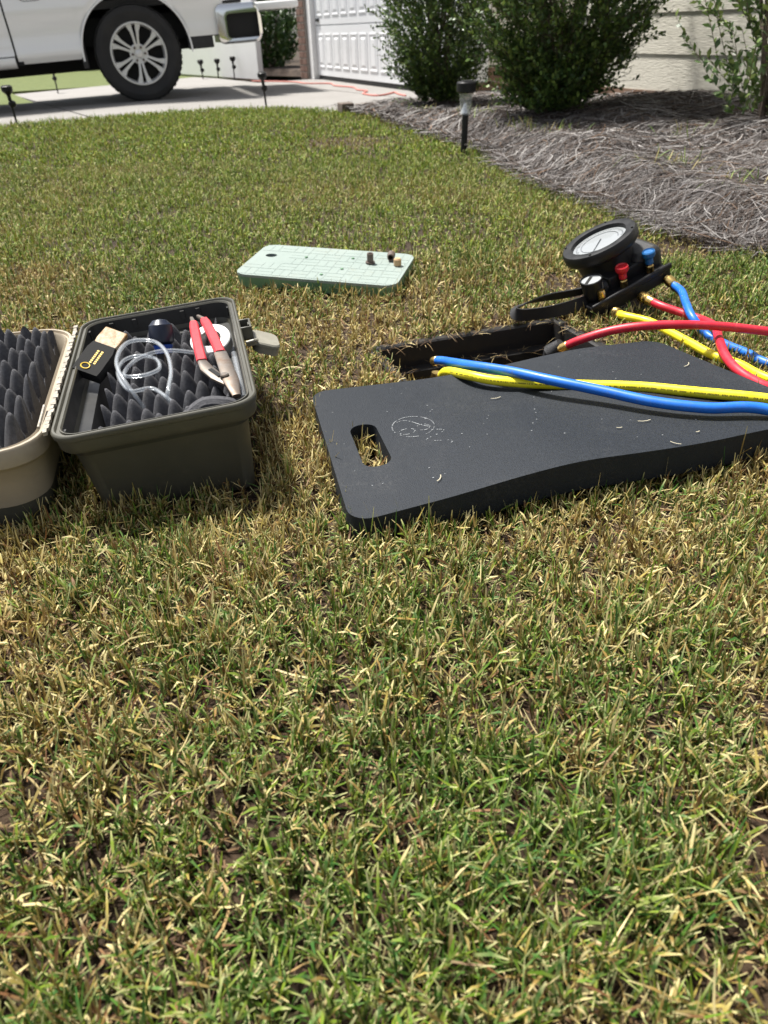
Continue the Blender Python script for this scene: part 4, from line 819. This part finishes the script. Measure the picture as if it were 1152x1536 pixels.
for (u, v), mt_, nm in (((-0.004, 0.016), 'redp', 'red knob'), ((0.060, 0.016), 'bluek', 'blue knob')):
    m = MB(TK); m.lathe([(0.0075, 0.0), (0.0075, 0.014), (0.006, 0.016), (0.006, 0.022)], 12, (u, v, 0.0)); st_ = m.build('valve_stem', 'brass', kit)
    m = MB(TK); m.lathe([(0.006, 0.018), (0.0078, 0.020), (0.0074, 0.030), (0.0112, 0.034), (0.0130, 0.038), (0.0126, 0.044), (0.0106, 0.046), (0.009, 0.0435), (0.0, 0.0435)], 22, (u, v, 0.0)); m.build('knob', mt_, kit, smooth=40, label=nm)
m = MB(TK); m.lathe([(0.0075, 0.0), (0.0075, 0.022), (0.006, 0.025), (0.0, 0.025)], 12, (-0.062, 0.008, 0.0)); m.build('valve_stem', 'brass', kit)
m = MB(TK); m.box((0.055, 0.075, 0.024), (0.030, 0.008, 0.006)); m.build('bleed_valve', 'steel', kit, bevel=0.002)
m = MB(TK); m.box((0.072, 0.105, 0.036), (0.03, 0.012, 0.008)); m.build('red_lever', 'redp', kit, bevel=0.003)
# strap: flat webbing standing on edge, looped on the grass
sp_ = cr_spline([(0.452, 1.446, 0.052), (0.425, 1.452, 0.036), (0.384, 1.423, 0.034), (0.339, 1.396, 0.034), (0.299, 1.384, 0.034), (0.272, 1.382, 0.034), (0.265, 1.396, 0.035), (0.276, 1.425, 0.036), (0.303, 1.450, 0.037), (0.338, 1.464, 0.040), (0.385, 1.470, 0.044), (0.435, 1.465, 0.055)], 7)
m = MB(); lp = []
for i, p in enumerate(sp_):
    t_ = (sp_[min(i+1, len(sp_)-1)] - sp_[max(i-1, 0)]).normalized(); sd = t_.cross(Vector((0, 0, 1))).normalized(); f_ = 0.25*math.sin(i*0.16) + 0.9*max(0.0, min(1.0, (i-38)/10)); wv = (Vector((0, 0, 1))*math.cos(f_) + sd*math.sin(f_)).normalized(); nu = t_.cross(wv); h_ = 0.0125
    lp.append([p+wv*h_+nu*0.0012, p+wv*h_-nu*0.0012, p-wv*h_-nu*0.0012, p-wv*h_+nu*0.0012])
m.loft(lp); m.build('strap', 'webbing', kit, smooth=50)

# ------------------------------------------------------------------ hoses: each runs from the kit, loops round beyond the mat and returns to the box
HR = 0.0074
def kp(u, v, w_): return TK @ Vector((u, v, w_))
def hose(name, mat, pts, label, prt=False, end=None):
    P = cr_spline(pts, 10); b = Vector(pts[len(pts)//2]); b.z = 0.0
    h = thing(name, b, label, 'hose'); m = MB(); m.tube(P[4:-3], HR, 14); tb_ = m.build('tube', mat, h, smooth=60)
    for e0, e1, kind in ((P[0], P[5], 'full'), (P[-1], P[-6], end)):
        d = (e1-e0).normalized(); m = MB()
        if kind is None: continue
        if kind != 'full':
            m.lathe([(0.0058, -0.004), (0.0058, 0.0), (0.0080, 0.001), (0.0082, 0.003), (0.0082, kind), (0.0076, kind+0.001)], 14, P[-4]-d*kind*0.8, d); m.build('ferrule', 'brass', h, smooth=30); continue
        m.lathe([(0.0062, -0.004), (0.0062, 0.0), (0.0098, 0.001), (0.0103, 0.004), (0.0103, 0.014), (0.0085, 0.016), (0.0085, 0.018), (0.0100, 0.0195), (0.0100, 0.026), (0.0088, 0.028), (0.0086, 0.040), (0.0080, 0.0415)], 6*2, e0, d); m.build('coupling', 'brass', h, smooth=30)
    if prt:
        m = MB(); i0, i1 = prt
        for i in range(i0, i1):
            for q in range(5):
                if random.random() < 0.25: continue
                p = P[i].lerp(P[i+1], q/5.0); p2 = P[i].lerp(P[i+1], (q+0.55)/5.0); t_ = (P[i+1]-P[i]).normalized(); sd = t_.cross(Vector((0, 0, 1))).normalized()
                if sd.y > 0: sd = -sd
                rings = []
                for f_ in (0.15, 0.42):
                    n_ = (sd*math.cos(f_) + Vector((0, 0, 1))*math.sin(f_)); rings.append(n_*(HR+0.00025))
                m.add([p+rings[0], p2+rings[0], p2+rings[1], p+rings[1]], [(0, 1, 2, 3)])
        m.build('print', 'ink', tb_, smooth=0)
    return h
yl = [kp(-0.052, -0.012, -0.022), (0.467, 1.369, 0.030), (0.502, 1.332, 0.030), (0.518, 1.284, 0.030), (0.537, 1.225, 0.029), (0.555, 1.167, 0.028), (0.583, 1.123, 0.027), (0.602, 1.060, 0.028), (0.66, 0.99, 0.03), (0.80, 0.95, 0.03), (0.92, 0.86, 0.03), (0.88, 0.75, 0.03), (0.74, 0.79, 0.05), (0.62, 0.858, 0.066),
      (0.519, 0.899, 0.070), (0.434, 0.939, 0.066), (0.37, 0.971, 0.062), (0.291, 0.994, 0.058), (0.226, 1.007, 0.057), (0.169, 1.022, 0.058), (0.133, 1.052, 0.055), (0.109, 1.118, 0.034), (0.100, 1.145, 0.012)]
hose('yellow_hose', 'yellow', yl, 'yellow rubber test hose running over the mat beside the blue one', prt=(132, 206), end=0.009)
rd = [kp(0.012, -0.012, -0.020), (0.541, 1.392, 0.040), (0.574, 1.360, 0.034), (0.599, 1.326, 0.032), (0.594, 1.259, 0.042), (0.568, 1.18, 0.050), (0.552, 1.116, 0.048), (0.548, 1.064, 0.046), (0.556, 1.023, 0.044), (0.565, 0.98, 0.05), (0.585, 0.90, 0.085), (0.605, 0.83, 0.075), (0.66, 0.74, 0.04), (0.76, 0.68, 0.03), (0.92, 0.68, 0.03), (1.0, 0.82, 0.03), (0.97, 1.0, 0.03), (0.80, 1.13, 0.045),
      (0.641, 1.167, 0.064), (0.542, 1.178, 0.074), (0.457, 1.187, 0.074), (0.397, 1.204, 0.062), (0.348, 1.222, 0.040), (0.322, 1.243, 0.018)]
hose('red_hose', 'red', rd, 'red rubber test hose arching from the valve box towards the right', end=0.014)
bl_ = [kp(0.078, -0.010, -0.016), (0.588, 1.455, 0.058), (0.590, 1.418, 0.056), (0.575, 1.352, 0.054), (0.570, 1.302, 0.045), (0.588, 1.272, 0.024), (0.606, 1.23, 0.020), (0.622, 1.182, 0.022), (0.637, 1.134, 0.022), (0.70, 1.075, 0.02), (0.87, 1.06, 0.02), (1.06, 0.95, 0.02), (1.10, 0.74, 0.02), (0.95, 0.58, 0.02), (0.76, 0.62, 0.02), (0.62, 0.80, 0.05),
       (0.50, 0.859, 0.074), (0.426, 0.873, 0.073), (0.365, 0.899, 0.072), (0.304, 0.939, 0.073), (0.239, 0.981, 0.074), (0.189, 1.027, 0.070), (0.137, 1.087, 0.057), (0.107, 1.19, 0.024), (0.098, 1.215, 0.014)]
hose('blue_hose', 'blue', bl_, 'blue rubber test hose lying across the kneeling mat', end=0.016)

# ------------------------------------------------------------------ grass
def qpoly(T, W_, L_, dx=0.0): return [tuple((T @ Vector((a, b, -0.12)))[:2]) for a, b in ((-W_/2, -L_/2), (W_/2, -L_/2), (W_/2, L_/2), (-W_/2, L_/2))]
matp = [tuple(mat_map(s, t, 0)[:2]) for s, t in ((0.008, 0.008), (0.612, 0.008), (0.612, 0.339), (0.008, 0.339))]
slotp = [tuple(mat_map(s, t, 0)[:2]) for s, t in ((0.036, 0.100), (0.074, 0.100), (0.074, 0.220), (0.036, 0.220))]
vbp = [tuple(v[:2]) for v in vring(0.008, 0)]; kitp = [tuple((TK @ Vector((a, b, 0)))[:2]) for a, b in ((-0.09, 0.0), (0.09, 0.0), (0.09, 0.15), (-0.05, 0.15))]
lidq = [tuple((TL @ Vector((a, b, 0)))[:2]) for a, b in ((-0.18, -0.10), (0.18, -0.10), (0.18, 0.10), (-0.18, 0.10))]
EXC = [vbp, kitp, lidq, qpoly(TB, 0.195, 0.365), qpoly(TD, 0.20, 0.37)]
def free(x, y):
    ok = inpoly(x, y, LAWN)
    for p in EXC: ok &= ~inpoly(x, y, p)
    return ok & (~inpoly(x, y, matp) | inpoly(x, y, slotp))
BARE = [(0.36, 0.40, 0.085), (-0.36, 0.28, 0.05), (0.80, 1.95, 0.16), (0.42, 1.66, 0.10), (-0.12, 4.3, 0.30), (0.1, 0.16, 0.05), (0.28, 0.30, 0.04)]
def palette(n, r, dry, green=0.2):
    greens = np.array([(0.054, 0.116, 0.012), (0.088, 0.156, 0.015), (0.034, 0.095, 0.018), (0.138, 0.195, 0.020), (0.058, 0.130, 0.020)])
    greens = greens*(1+np.array([1.25, 0.80, 0.30])*max(0.0, green-0.22)*2.0)
    dryc = np.array([(0.36, 0.275, 0.10), (0.54, 0.45, 0.22), (0.24, 0.155, 0.045), (0.31, 0.245, 0.065), (0.13, 0.062, 0.027)])
    g_ = greens[r.integers(0, 5, n)]; d_ = dryc[r.integers(0, 5, n)]; q = (r.random(n) < dry)[:, None]
    c = np.where(q, d_, g_)*r.uniform(0.75+0.2*green, 1.25-0.2*green, (n, 1)); return c, q[:, 0]
def grass_zone(x0, x1, y0, y1, dens, nleaf, lmul, wmul, K, r, green, outer=False):
    n = int((x1-x0)*(y1-y0)*dens); x = r.uniform(x0, x1, n); y = r.uniform(y0, y1, n)
    # clumping: pull shoots towards scattered tuft centres
    jx = np.round(x*40)/40; jy = np.round(y*40)/40; h1 = vnoise(jx*37, jy*41, 1.0, 21)-0.5; h2 = vnoise(jx*43, jy*29, 1.0, 22)-0.5
    pull = 0.38 if y1 < 2 else 0.25
    x = x + pull*((jx+h1*0.03)-x); y = y + pull*((jy+h2*0.03)-y)
    inner = (np.abs(x) < 0.45 + 0.60*y + 3*(y1 > 2)) & (y > 0.02)
    k = free(x, y) & (~inner if outer else inner) & (r.random(n) < np.clip(-0.10 + 1.75*vnoise(x, y, 28, 1) + 0.45*vnoise(x, y, 7, 2), 0.42, 1))
    bare = np.zeros(n)
    for bx, by, br in BARE: bare = np.maximum(bare, 1-sstep(br*0.45, br, np.hypot(x-bx, y-by)*(0.8+0.4*vnoise(x, y, 30, 5))))
    k &= r.random(n) > (0.72 if y1 < 2 else 0.3)*bare
    x, y, bare = x[k], y[k], bare[k]; n = len(x)
    patch = vnoise(x, y, 1.7, 7)*0.5 + vnoise(x, y, 5.5, 8)*0.3 + vnoise(x, y, 17, 9)*0.2
    dry = np.clip((0.50 + 2.5*(patch-0.5))*(1-green) + 0.05 + 0.6*bare, 0.06, 0.95)
    dry = dry*(1 - 0.75*np.exp(-(((x+0.62+0.25*(y-2.2))/0.22)**2))*sstep(1.3, 1.8, y)*(1-sstep(3.0, 3.6, y)))     # greener strip across the lawn
    hh = lmul*(0.65 + 0.5*vnoise(x, y, 9, 11) + 0.35*vnoise(x, y, 33, 12))*(1-0.35*bare)
    z = lawn_z(x, y)
    az = r.uniform(0, 2*PI, n); ln = r.normal(0, 0.38, n); sdv = np.stack([np.cos(az)*np.sin(ln), np.sin(az)*np.sin(ln), np.cos(ln)], -1)
    sl_ = hh*r.uniform(0.010, 0.026, n); base = np.stack([x, y, z-0.002], -1); top = base + sdv*sl_[:, None]
    cs, _ = palette(n, r, np.clip(dry+0.25, 0, 1)); cs = cs*0.8 + np.array([0.10, 0.075, 0.03])*0.2
    Ps, Ws, Wd, Cs = [], [], [], []
    ks = np.linspace(0, 1, K)
    # stems
    P = base[:, None, :] + (top-base)[:, None, :]*ks[None, :, None]; Ps.append(P); Ws.append(np.tile(np.linspace(0.0006, 0.00045, K), (n, 1))*wmul)
    Wd.append(np.stack([-np.sin(az), np.cos(az), np.zeros(n)], -1)); Cs.append(np.repeat(cs[:, None, :], K, 1))
    for q in range(nleaf):
        f = r.uniform(0.15, 1.0, n); st = base + (top-base)*f[:, None]
        a2 = r.uniform(0, 2*PI, n); el = np.clip(r.normal(0.98, 0.36, n), 0.0, 1.5); L = hh*r.uniform(0.008, 0.025, n)*(1.1-0.25*f)
        dr = np.stack([np.cos(a2)*np.cos(el), np.sin(a2)*np.cos(el), np.sin(el)], -1); bend = r.normal(0.25, 0.35, n)
        up_ = np.zeros((n, 3)); up_[:, 2] = 1.0
        P = st[:, None, :] + dr[:, None, :]*(L[:, None]*ks)[..., None] - up_[:, None, :]*(bend*L)[:, None, None]*(ks**2)[None, :, None]
        P[..., 2] = np.maximum(P[..., 2], z[:, None]+0.0005)
        tw = r.normal(0, 0.6, n); sdh = np.stack([-np.sin(a2), np.cos(a2), np.zeros(n)], -1); wd = nrm(sdh + up_*tw[:, None])
        wv = r.uniform(0.0005, 0.00130, n)[:, None]*wmul; sh = np.interp(ks, [0, 0.3, 0.75, 1.0], [0.75, 1.0, 0.85, 0.28])
        c, isd = palette(n, r, dry, green); cc = np.repeat(c[:, None, :], K, 1)
        tip_dry_lit = (r.random(n) < 0.72*(1-0.70*green))[:, None]*np.clip((ks-0.55)/0.45, 0, 1)[None, :]*0.75  # mown dry tips, paled further to paint sunlit highlights on blade tops
        cc = cc*(1-tip_dry_lit[..., None]) + np.array([0.58, 0.53, 0.27])*tip_dry_lit[..., None]
        bs2 = np.clip(0.35-ks, 0, 1)[None, :, None]*1.2; cc = cc*(1-bs2) + np.array([0.30-0.16*green, 0.25-0.04*green, 0.11-0.06*green])*bs2
        Ps.append(P); Ws.append(wv*sh[None, :]); Wd.append(wd); Cs.append(cc)
    return np.concatenate(Ps), np.concatenate(Wd), np.concatenate(Ws), np.concatenate(Cs)
gr = np.random.default_rng(101)
def turf(zones, label):
    o = ribbons('grass', *[np.concatenate(c) for c in zip(*zones)], 'grass'); return tag(o, label, 'grass', kind='stuff')
turf([grass_zone(-1.05, 1.05, 0.02, 1.0, 29500, 4, 1.16, 1.08, 3, gr, 0.13), grass_zone(-1.6, 1.5, 1.0, 1.95, 16500, 3, 0.98, 1.45, 3, gr, 0.24)], 'short mown mixed green and straw turf nearest the camera')
turf([grass_zone(-2.1, 2.1, -0.3, 1.95, 4500, 3, 1.2, 2.7, 2, gr, 0.2, True), grass_zone(-2.9, 1.2, 1.95, 3.7, 9500, 3, 0.9, 2.2, 2, gr, 0.66), grass_zone(-5.5, 0.7, 3.7, 6.7, 4000, 3, 0.95, 3.5, 2, gr, 0.86)], 'smooth green lawn turf running back to the driveway')
# thatch: dead pieces lying flat between the shoots
def thatch(x0, x1, y0, y1, n, hw, r):
    x = r.uniform(x0, x1, n); y = r.uniform(y0, y1, n); k = free(x, y); x, y = x[k], y[k]; n = len(x); a = r.uniform(0, 2*PI, n); l = r.uniform(0.006, 0.022, n); ks = np.array([-.5, .5])
    P = np.stack([x[:, None]+l[:, None]*ks*np.cos(a)[:, None], y[:, None]+l[:, None]*ks*np.sin(a)[:, None], (lawn_z(x, y)+r.uniform(0.001, 0.010, n))[:, None] + r.normal(0, .2, n)[:, None]*l[:, None]*ks], -1)
    pal = np.array([(0.19, 0.125, 0.06), (0.12, 0.07, 0.035), (0.30, 0.23, 0.12), (0.08, 0.045, 0.025)]); c = pal[r.integers(0, 4, n)]*r.uniform(.7, 1.2, (n, 1))
    return P, np.stack([-np.sin(a), np.cos(a), r.normal(0, .4, n)], -1), np.full((n, 2), hw)*r.uniform(.6, 1.3, (n, 1)), np.repeat(c[:, None], 2, 1)
o = ribbons('thatch', *[np.concatenate(c) for c in zip(thatch(-0.95, 0.95, 0.02, 1.0, 22000, 0.0007, gr), thatch(-1.6, 1.4, 1.0, 1.95, 12000, 0.0010, gr))], 'straw'); tag(o, 'dead brown thatch lying flat between the grass shoots', 'thatch', kind='stuff')

# stolons: long dry runners lying over the turf
def runners(n, r):
    y = r.uniform(0.1, 1.6, n); x = r.uniform(-1, 1, n)*(0.35+0.55*y); k = free(x, y); x, y = x[k], y[k]; n = len(x); a = r.uniform(0, 2*PI, n); l = r.uniform(0.015, 0.05, n); ks = np.linspace(-.5, .5, 6); cv = r.normal(0, 1.6, n)
    ang = a[:, None] + cv[:, None]*ks; px = x[:, None] + l[:, None]*ks*np.cos(ang); py = y[:, None] + l[:, None]*ks*np.sin(ang); ok = free(px, py).all(1); n = int(ok.sum())
    P = np.stack([px, py, lawn_z(px, py) + r.uniform(0.005, 0.020, len(x))[:, None] + r.normal(0, 0.18, len(x))[:, None]*l[:, None]*ks], -1)[ok]; a = a[ok]
    c = np.array([(0.34, 0.26, 0.12), (0.26, 0.17, 0.07), (0.42, 0.35, 0.19), (0.17, 0.09, 0.04)])[r.integers(0, 4, n)]
    return P, np.stack([-np.sin(a), np.cos(a), r.normal(0, .4, n)], -1), np.full((n, 6), 0.00075)*r.uniform(.7, 1.5, (n, 1)), np.repeat(c[:, None], 6, 1)
o = ribbons('grass_runners', *runners(900, gr), 'straw'); tag(o, 'long dry grass runners lying over the near turf', 'grass', kind='stuff')

# ------------------------------------------------------------------ pine straw
def straw(n, ylo, yhi, hw, r):
    x = r.uniform(-0.3, 3.4, n*3); y = r.uniform(ylo, yhi, n*3); x = x + r.normal(0, 0.02, n*3)
    k = inpoly(x, y, BED) | (polydist(x, y, BED_EDGE) < 0.05*r.random(n*3)); k &= (x < 0.62*y + 0.75)
    x, y = x[k][:n], y[k][:n]; n = len(x); a = r.uniform(0, 2*PI, n) + 1.2*(vnoise(x, y, 2.5, 15)-0.5)*PI
    a = np.where(r.random(n) < 0.45, 0.5 + r.normal(0, .5, n) + (vnoise(x, y, 3, 16)-0.5)*3, a)
    L = r.uniform(0.06, 0.19, n); K = 4; ks = np.linspace(-0.5, 0.5, K); cv = r.normal(0, 0.6, n)
    ang = a[:, None] + cv[:, None]*ks[None, :]; px = x[:, None] + L[:, None]*ks*np.cos(ang); py = y[:, None] + L[:, None]*ks*np.sin(ang)
    lay = r.random(n)**1.3*0.038; inb = inpoly(px, py, BED); zz = np.where(inb, bed_z(px, py), lawn_z(px, py)+0.012)
    zc = bed_z(x, y)*(inpoly(x, y, BED)); P = np.stack([px, py, 0.35*zz + 0.65*np.maximum(zz, zc[:, None]-0.02) + lay[:, None] + 0.004 + r.normal(0, 0.10, n)[:, None]*L[:, None]*ks], -1)
    wd = np.stack([-np.sin(a), np.cos(a), r.normal(0, .5, n)], -1); wd = nrm(wd)
    pal = np.array([(0.125, 0.112, 0.108), (0.20, 0.185, 0.182), (0.080, 0.066, 0.061), (0.37, 0.35, 0.335), (0.060, 0.038, 0.027), (0.15, 0.090, 0.055), (0.110, 0.095, 0.088)])
    c = 0.85*pal[r.choice(7, n, p=[.18, .19, .21, .15, .15, .06, .06])]*r.uniform(0.7, 1.25, (n, 1))
    return P, wd, hw*r.uniform(0.6, 1.3, n)[:, None]*np.array([0.7, 1, 1, 0.6]), np.repeat(c[:, None, :], K, 1)
sr = np.random.default_rng(55)
S_ = [straw(38000, 1.1, 2.9, 0.00085, sr), straw(21000, 2.9, 4.4, 0.0014, sr), straw(9000, 4.4, 6.4, 0.0026, sr)]
st_ = ribbons('pine_straw', *[np.concatenate(c) for c in zip(*S_)], 'straw'); tag(st_, 'weathered grey brown pine straw covering the planting bed', 'mulch', kind='stuff')

# weeds sprouting in the bed, dead roots on the box rim, clippings on the mat
def sprig(pts, n, r, L, cols, hw, spread=0.03, el0=0.9):
    Pn, Wn_, Wv, Cn = [], [], [], []
    for (x, y, z) in pts:
        a = r.uniform(0, 2*PI, n); el = np.clip(r.normal(el0, 0.35, n), 0, 1.5); l = L*r.uniform(0.5, 1.2, n); ks = np.linspace(0, 1, 4)
        b = np.stack([x + r.normal(0, spread, n), y + r.normal(0, spread, n), np.full(n, z)], -1); d = np.stack([np.cos(a)*np.cos(el), np.sin(a)*np.cos(el), np.sin(el)], -1)
        P = b[:, None] + d[:, None]*(l[:, None]*ks)[..., None]; P[..., 2] -= (0.25*l)[:, None]*ks**2
        Pn.append(P); Wn_.append(np.stack([-np.sin(a), np.cos(a), r.normal(0, .3, n)], -1)); Wv.append(hw*np.tile([1, 1, .8, .25], (n, 1)))
        Cn.append(np.repeat(np.array(cols)[r.integers(0, len(cols), n)][:, None], 4, 1))
    return tuple(np.concatenate(q) for q in (Pn, Wn_, Wv, Cn))
wr = np.random.default_rng(9); gcol = [(0.13, 0.21, 0.05), (0.20, 0.26, 0.07), (0.36, 0.30, 0.13)]
wp = [(x, y, float(bed_z(x, y))+0.02) for x, y in ((0.98, 2.62), (0.95, 2.70), (0.82, 3.55), (0.75, 3.75), (0.70, 3.95), (0.62, 4.4), (0.56, 4.9), (0.3, 5.2), (1.05, 2.3), (0.85, 5.3), (0.95, 5.1), (1.25, 3.25))]
o = ribbons('weeds', *sprig(wp, 26, wr, 0.075, gcol, 0.0017, 0.05), 'grass'); tag(o, 'thin green weeds sprouting through the pine straw', 'weed', kind='stuff')
rp = [tuple(vb(a, b, 0.010)) for a, b in ((0.02, -0.015), (0.06, -0.012), (0.10, -0.014), (0.15, -0.01), (0.20, -0.012), (0.25, -0.014), (0.31, -0.012), (-0.015, 0.02), (-0.015, 0.10), (0.03, 0.005), (0.08, 0.004), (0.37, 0.03), (0.375, 0.08))] + [tuple(vb(a, 0.010, -0.036)) for a in np.linspace(0.02, 0.35, 7)] + [tuple(vb(0.010, b, -0.036)) for b in (0.03, 0.10)]
o = ribbons('dead_roots', *sprig(rp, 13, wr, 0.03, [(0.18, 0.115, 0.06), (0.26, 0.18, 0.09), (0.10, 0.06, 0.033), (0.36, 0.28, 0.14)], 0.00045, 0.012, 0.25), 'grass'); tag(o, 'dry roots and clippings clinging to the open valve box rim', 'roots', kind='stuff')
cl = []
for x, y, a, l in ((0.168, 0.981, 0.3, 0.016), (0.346, 0.871, 0.1, 0.018), (0.36, 0.799, -0.7, 0.014), (0.068, 0.753, 1.2, 0.015), (0.469, 1.053, 0.9, 0.022), (0.308, 0.854, 0.1, 0.008), (0.40, 0.83, 0.4, 0.006)):
    rel = Vector((x, y, 0)) - MA; s0, t0 = rel.dot(ME), rel.dot(MF); ks = np.linspace(-0.5, 0.5, 4)
    P = np.array([[x + l*q*math.cos(a+q*0.5), y + l*q*math.sin(a+q*0.5), mat_z(s0 + l*q*math.cos(a-R(15.5)), t0 + l*q*math.sin(a-R(15.5))) + 0.0025] for q in ks]); cl.append(P)
cl = np.array(cl); n = len(cl); dv = nrm(cl[:, -1]-cl[:, 0]); wdv = np.stack([-dv[:, 1], dv[:, 0], np.zeros(n)], -1)
o = ribbons('grass_clippings', cl, wdv, np.full((n, 4), 0.0006), np.tile(np.array([0.36, 0.33, 0.24]), (n, 4, 1)), 'straw'); tag(o, 'pale dry grass clippings scattered on the kneeling mat', 'clippings', kind='stuff')
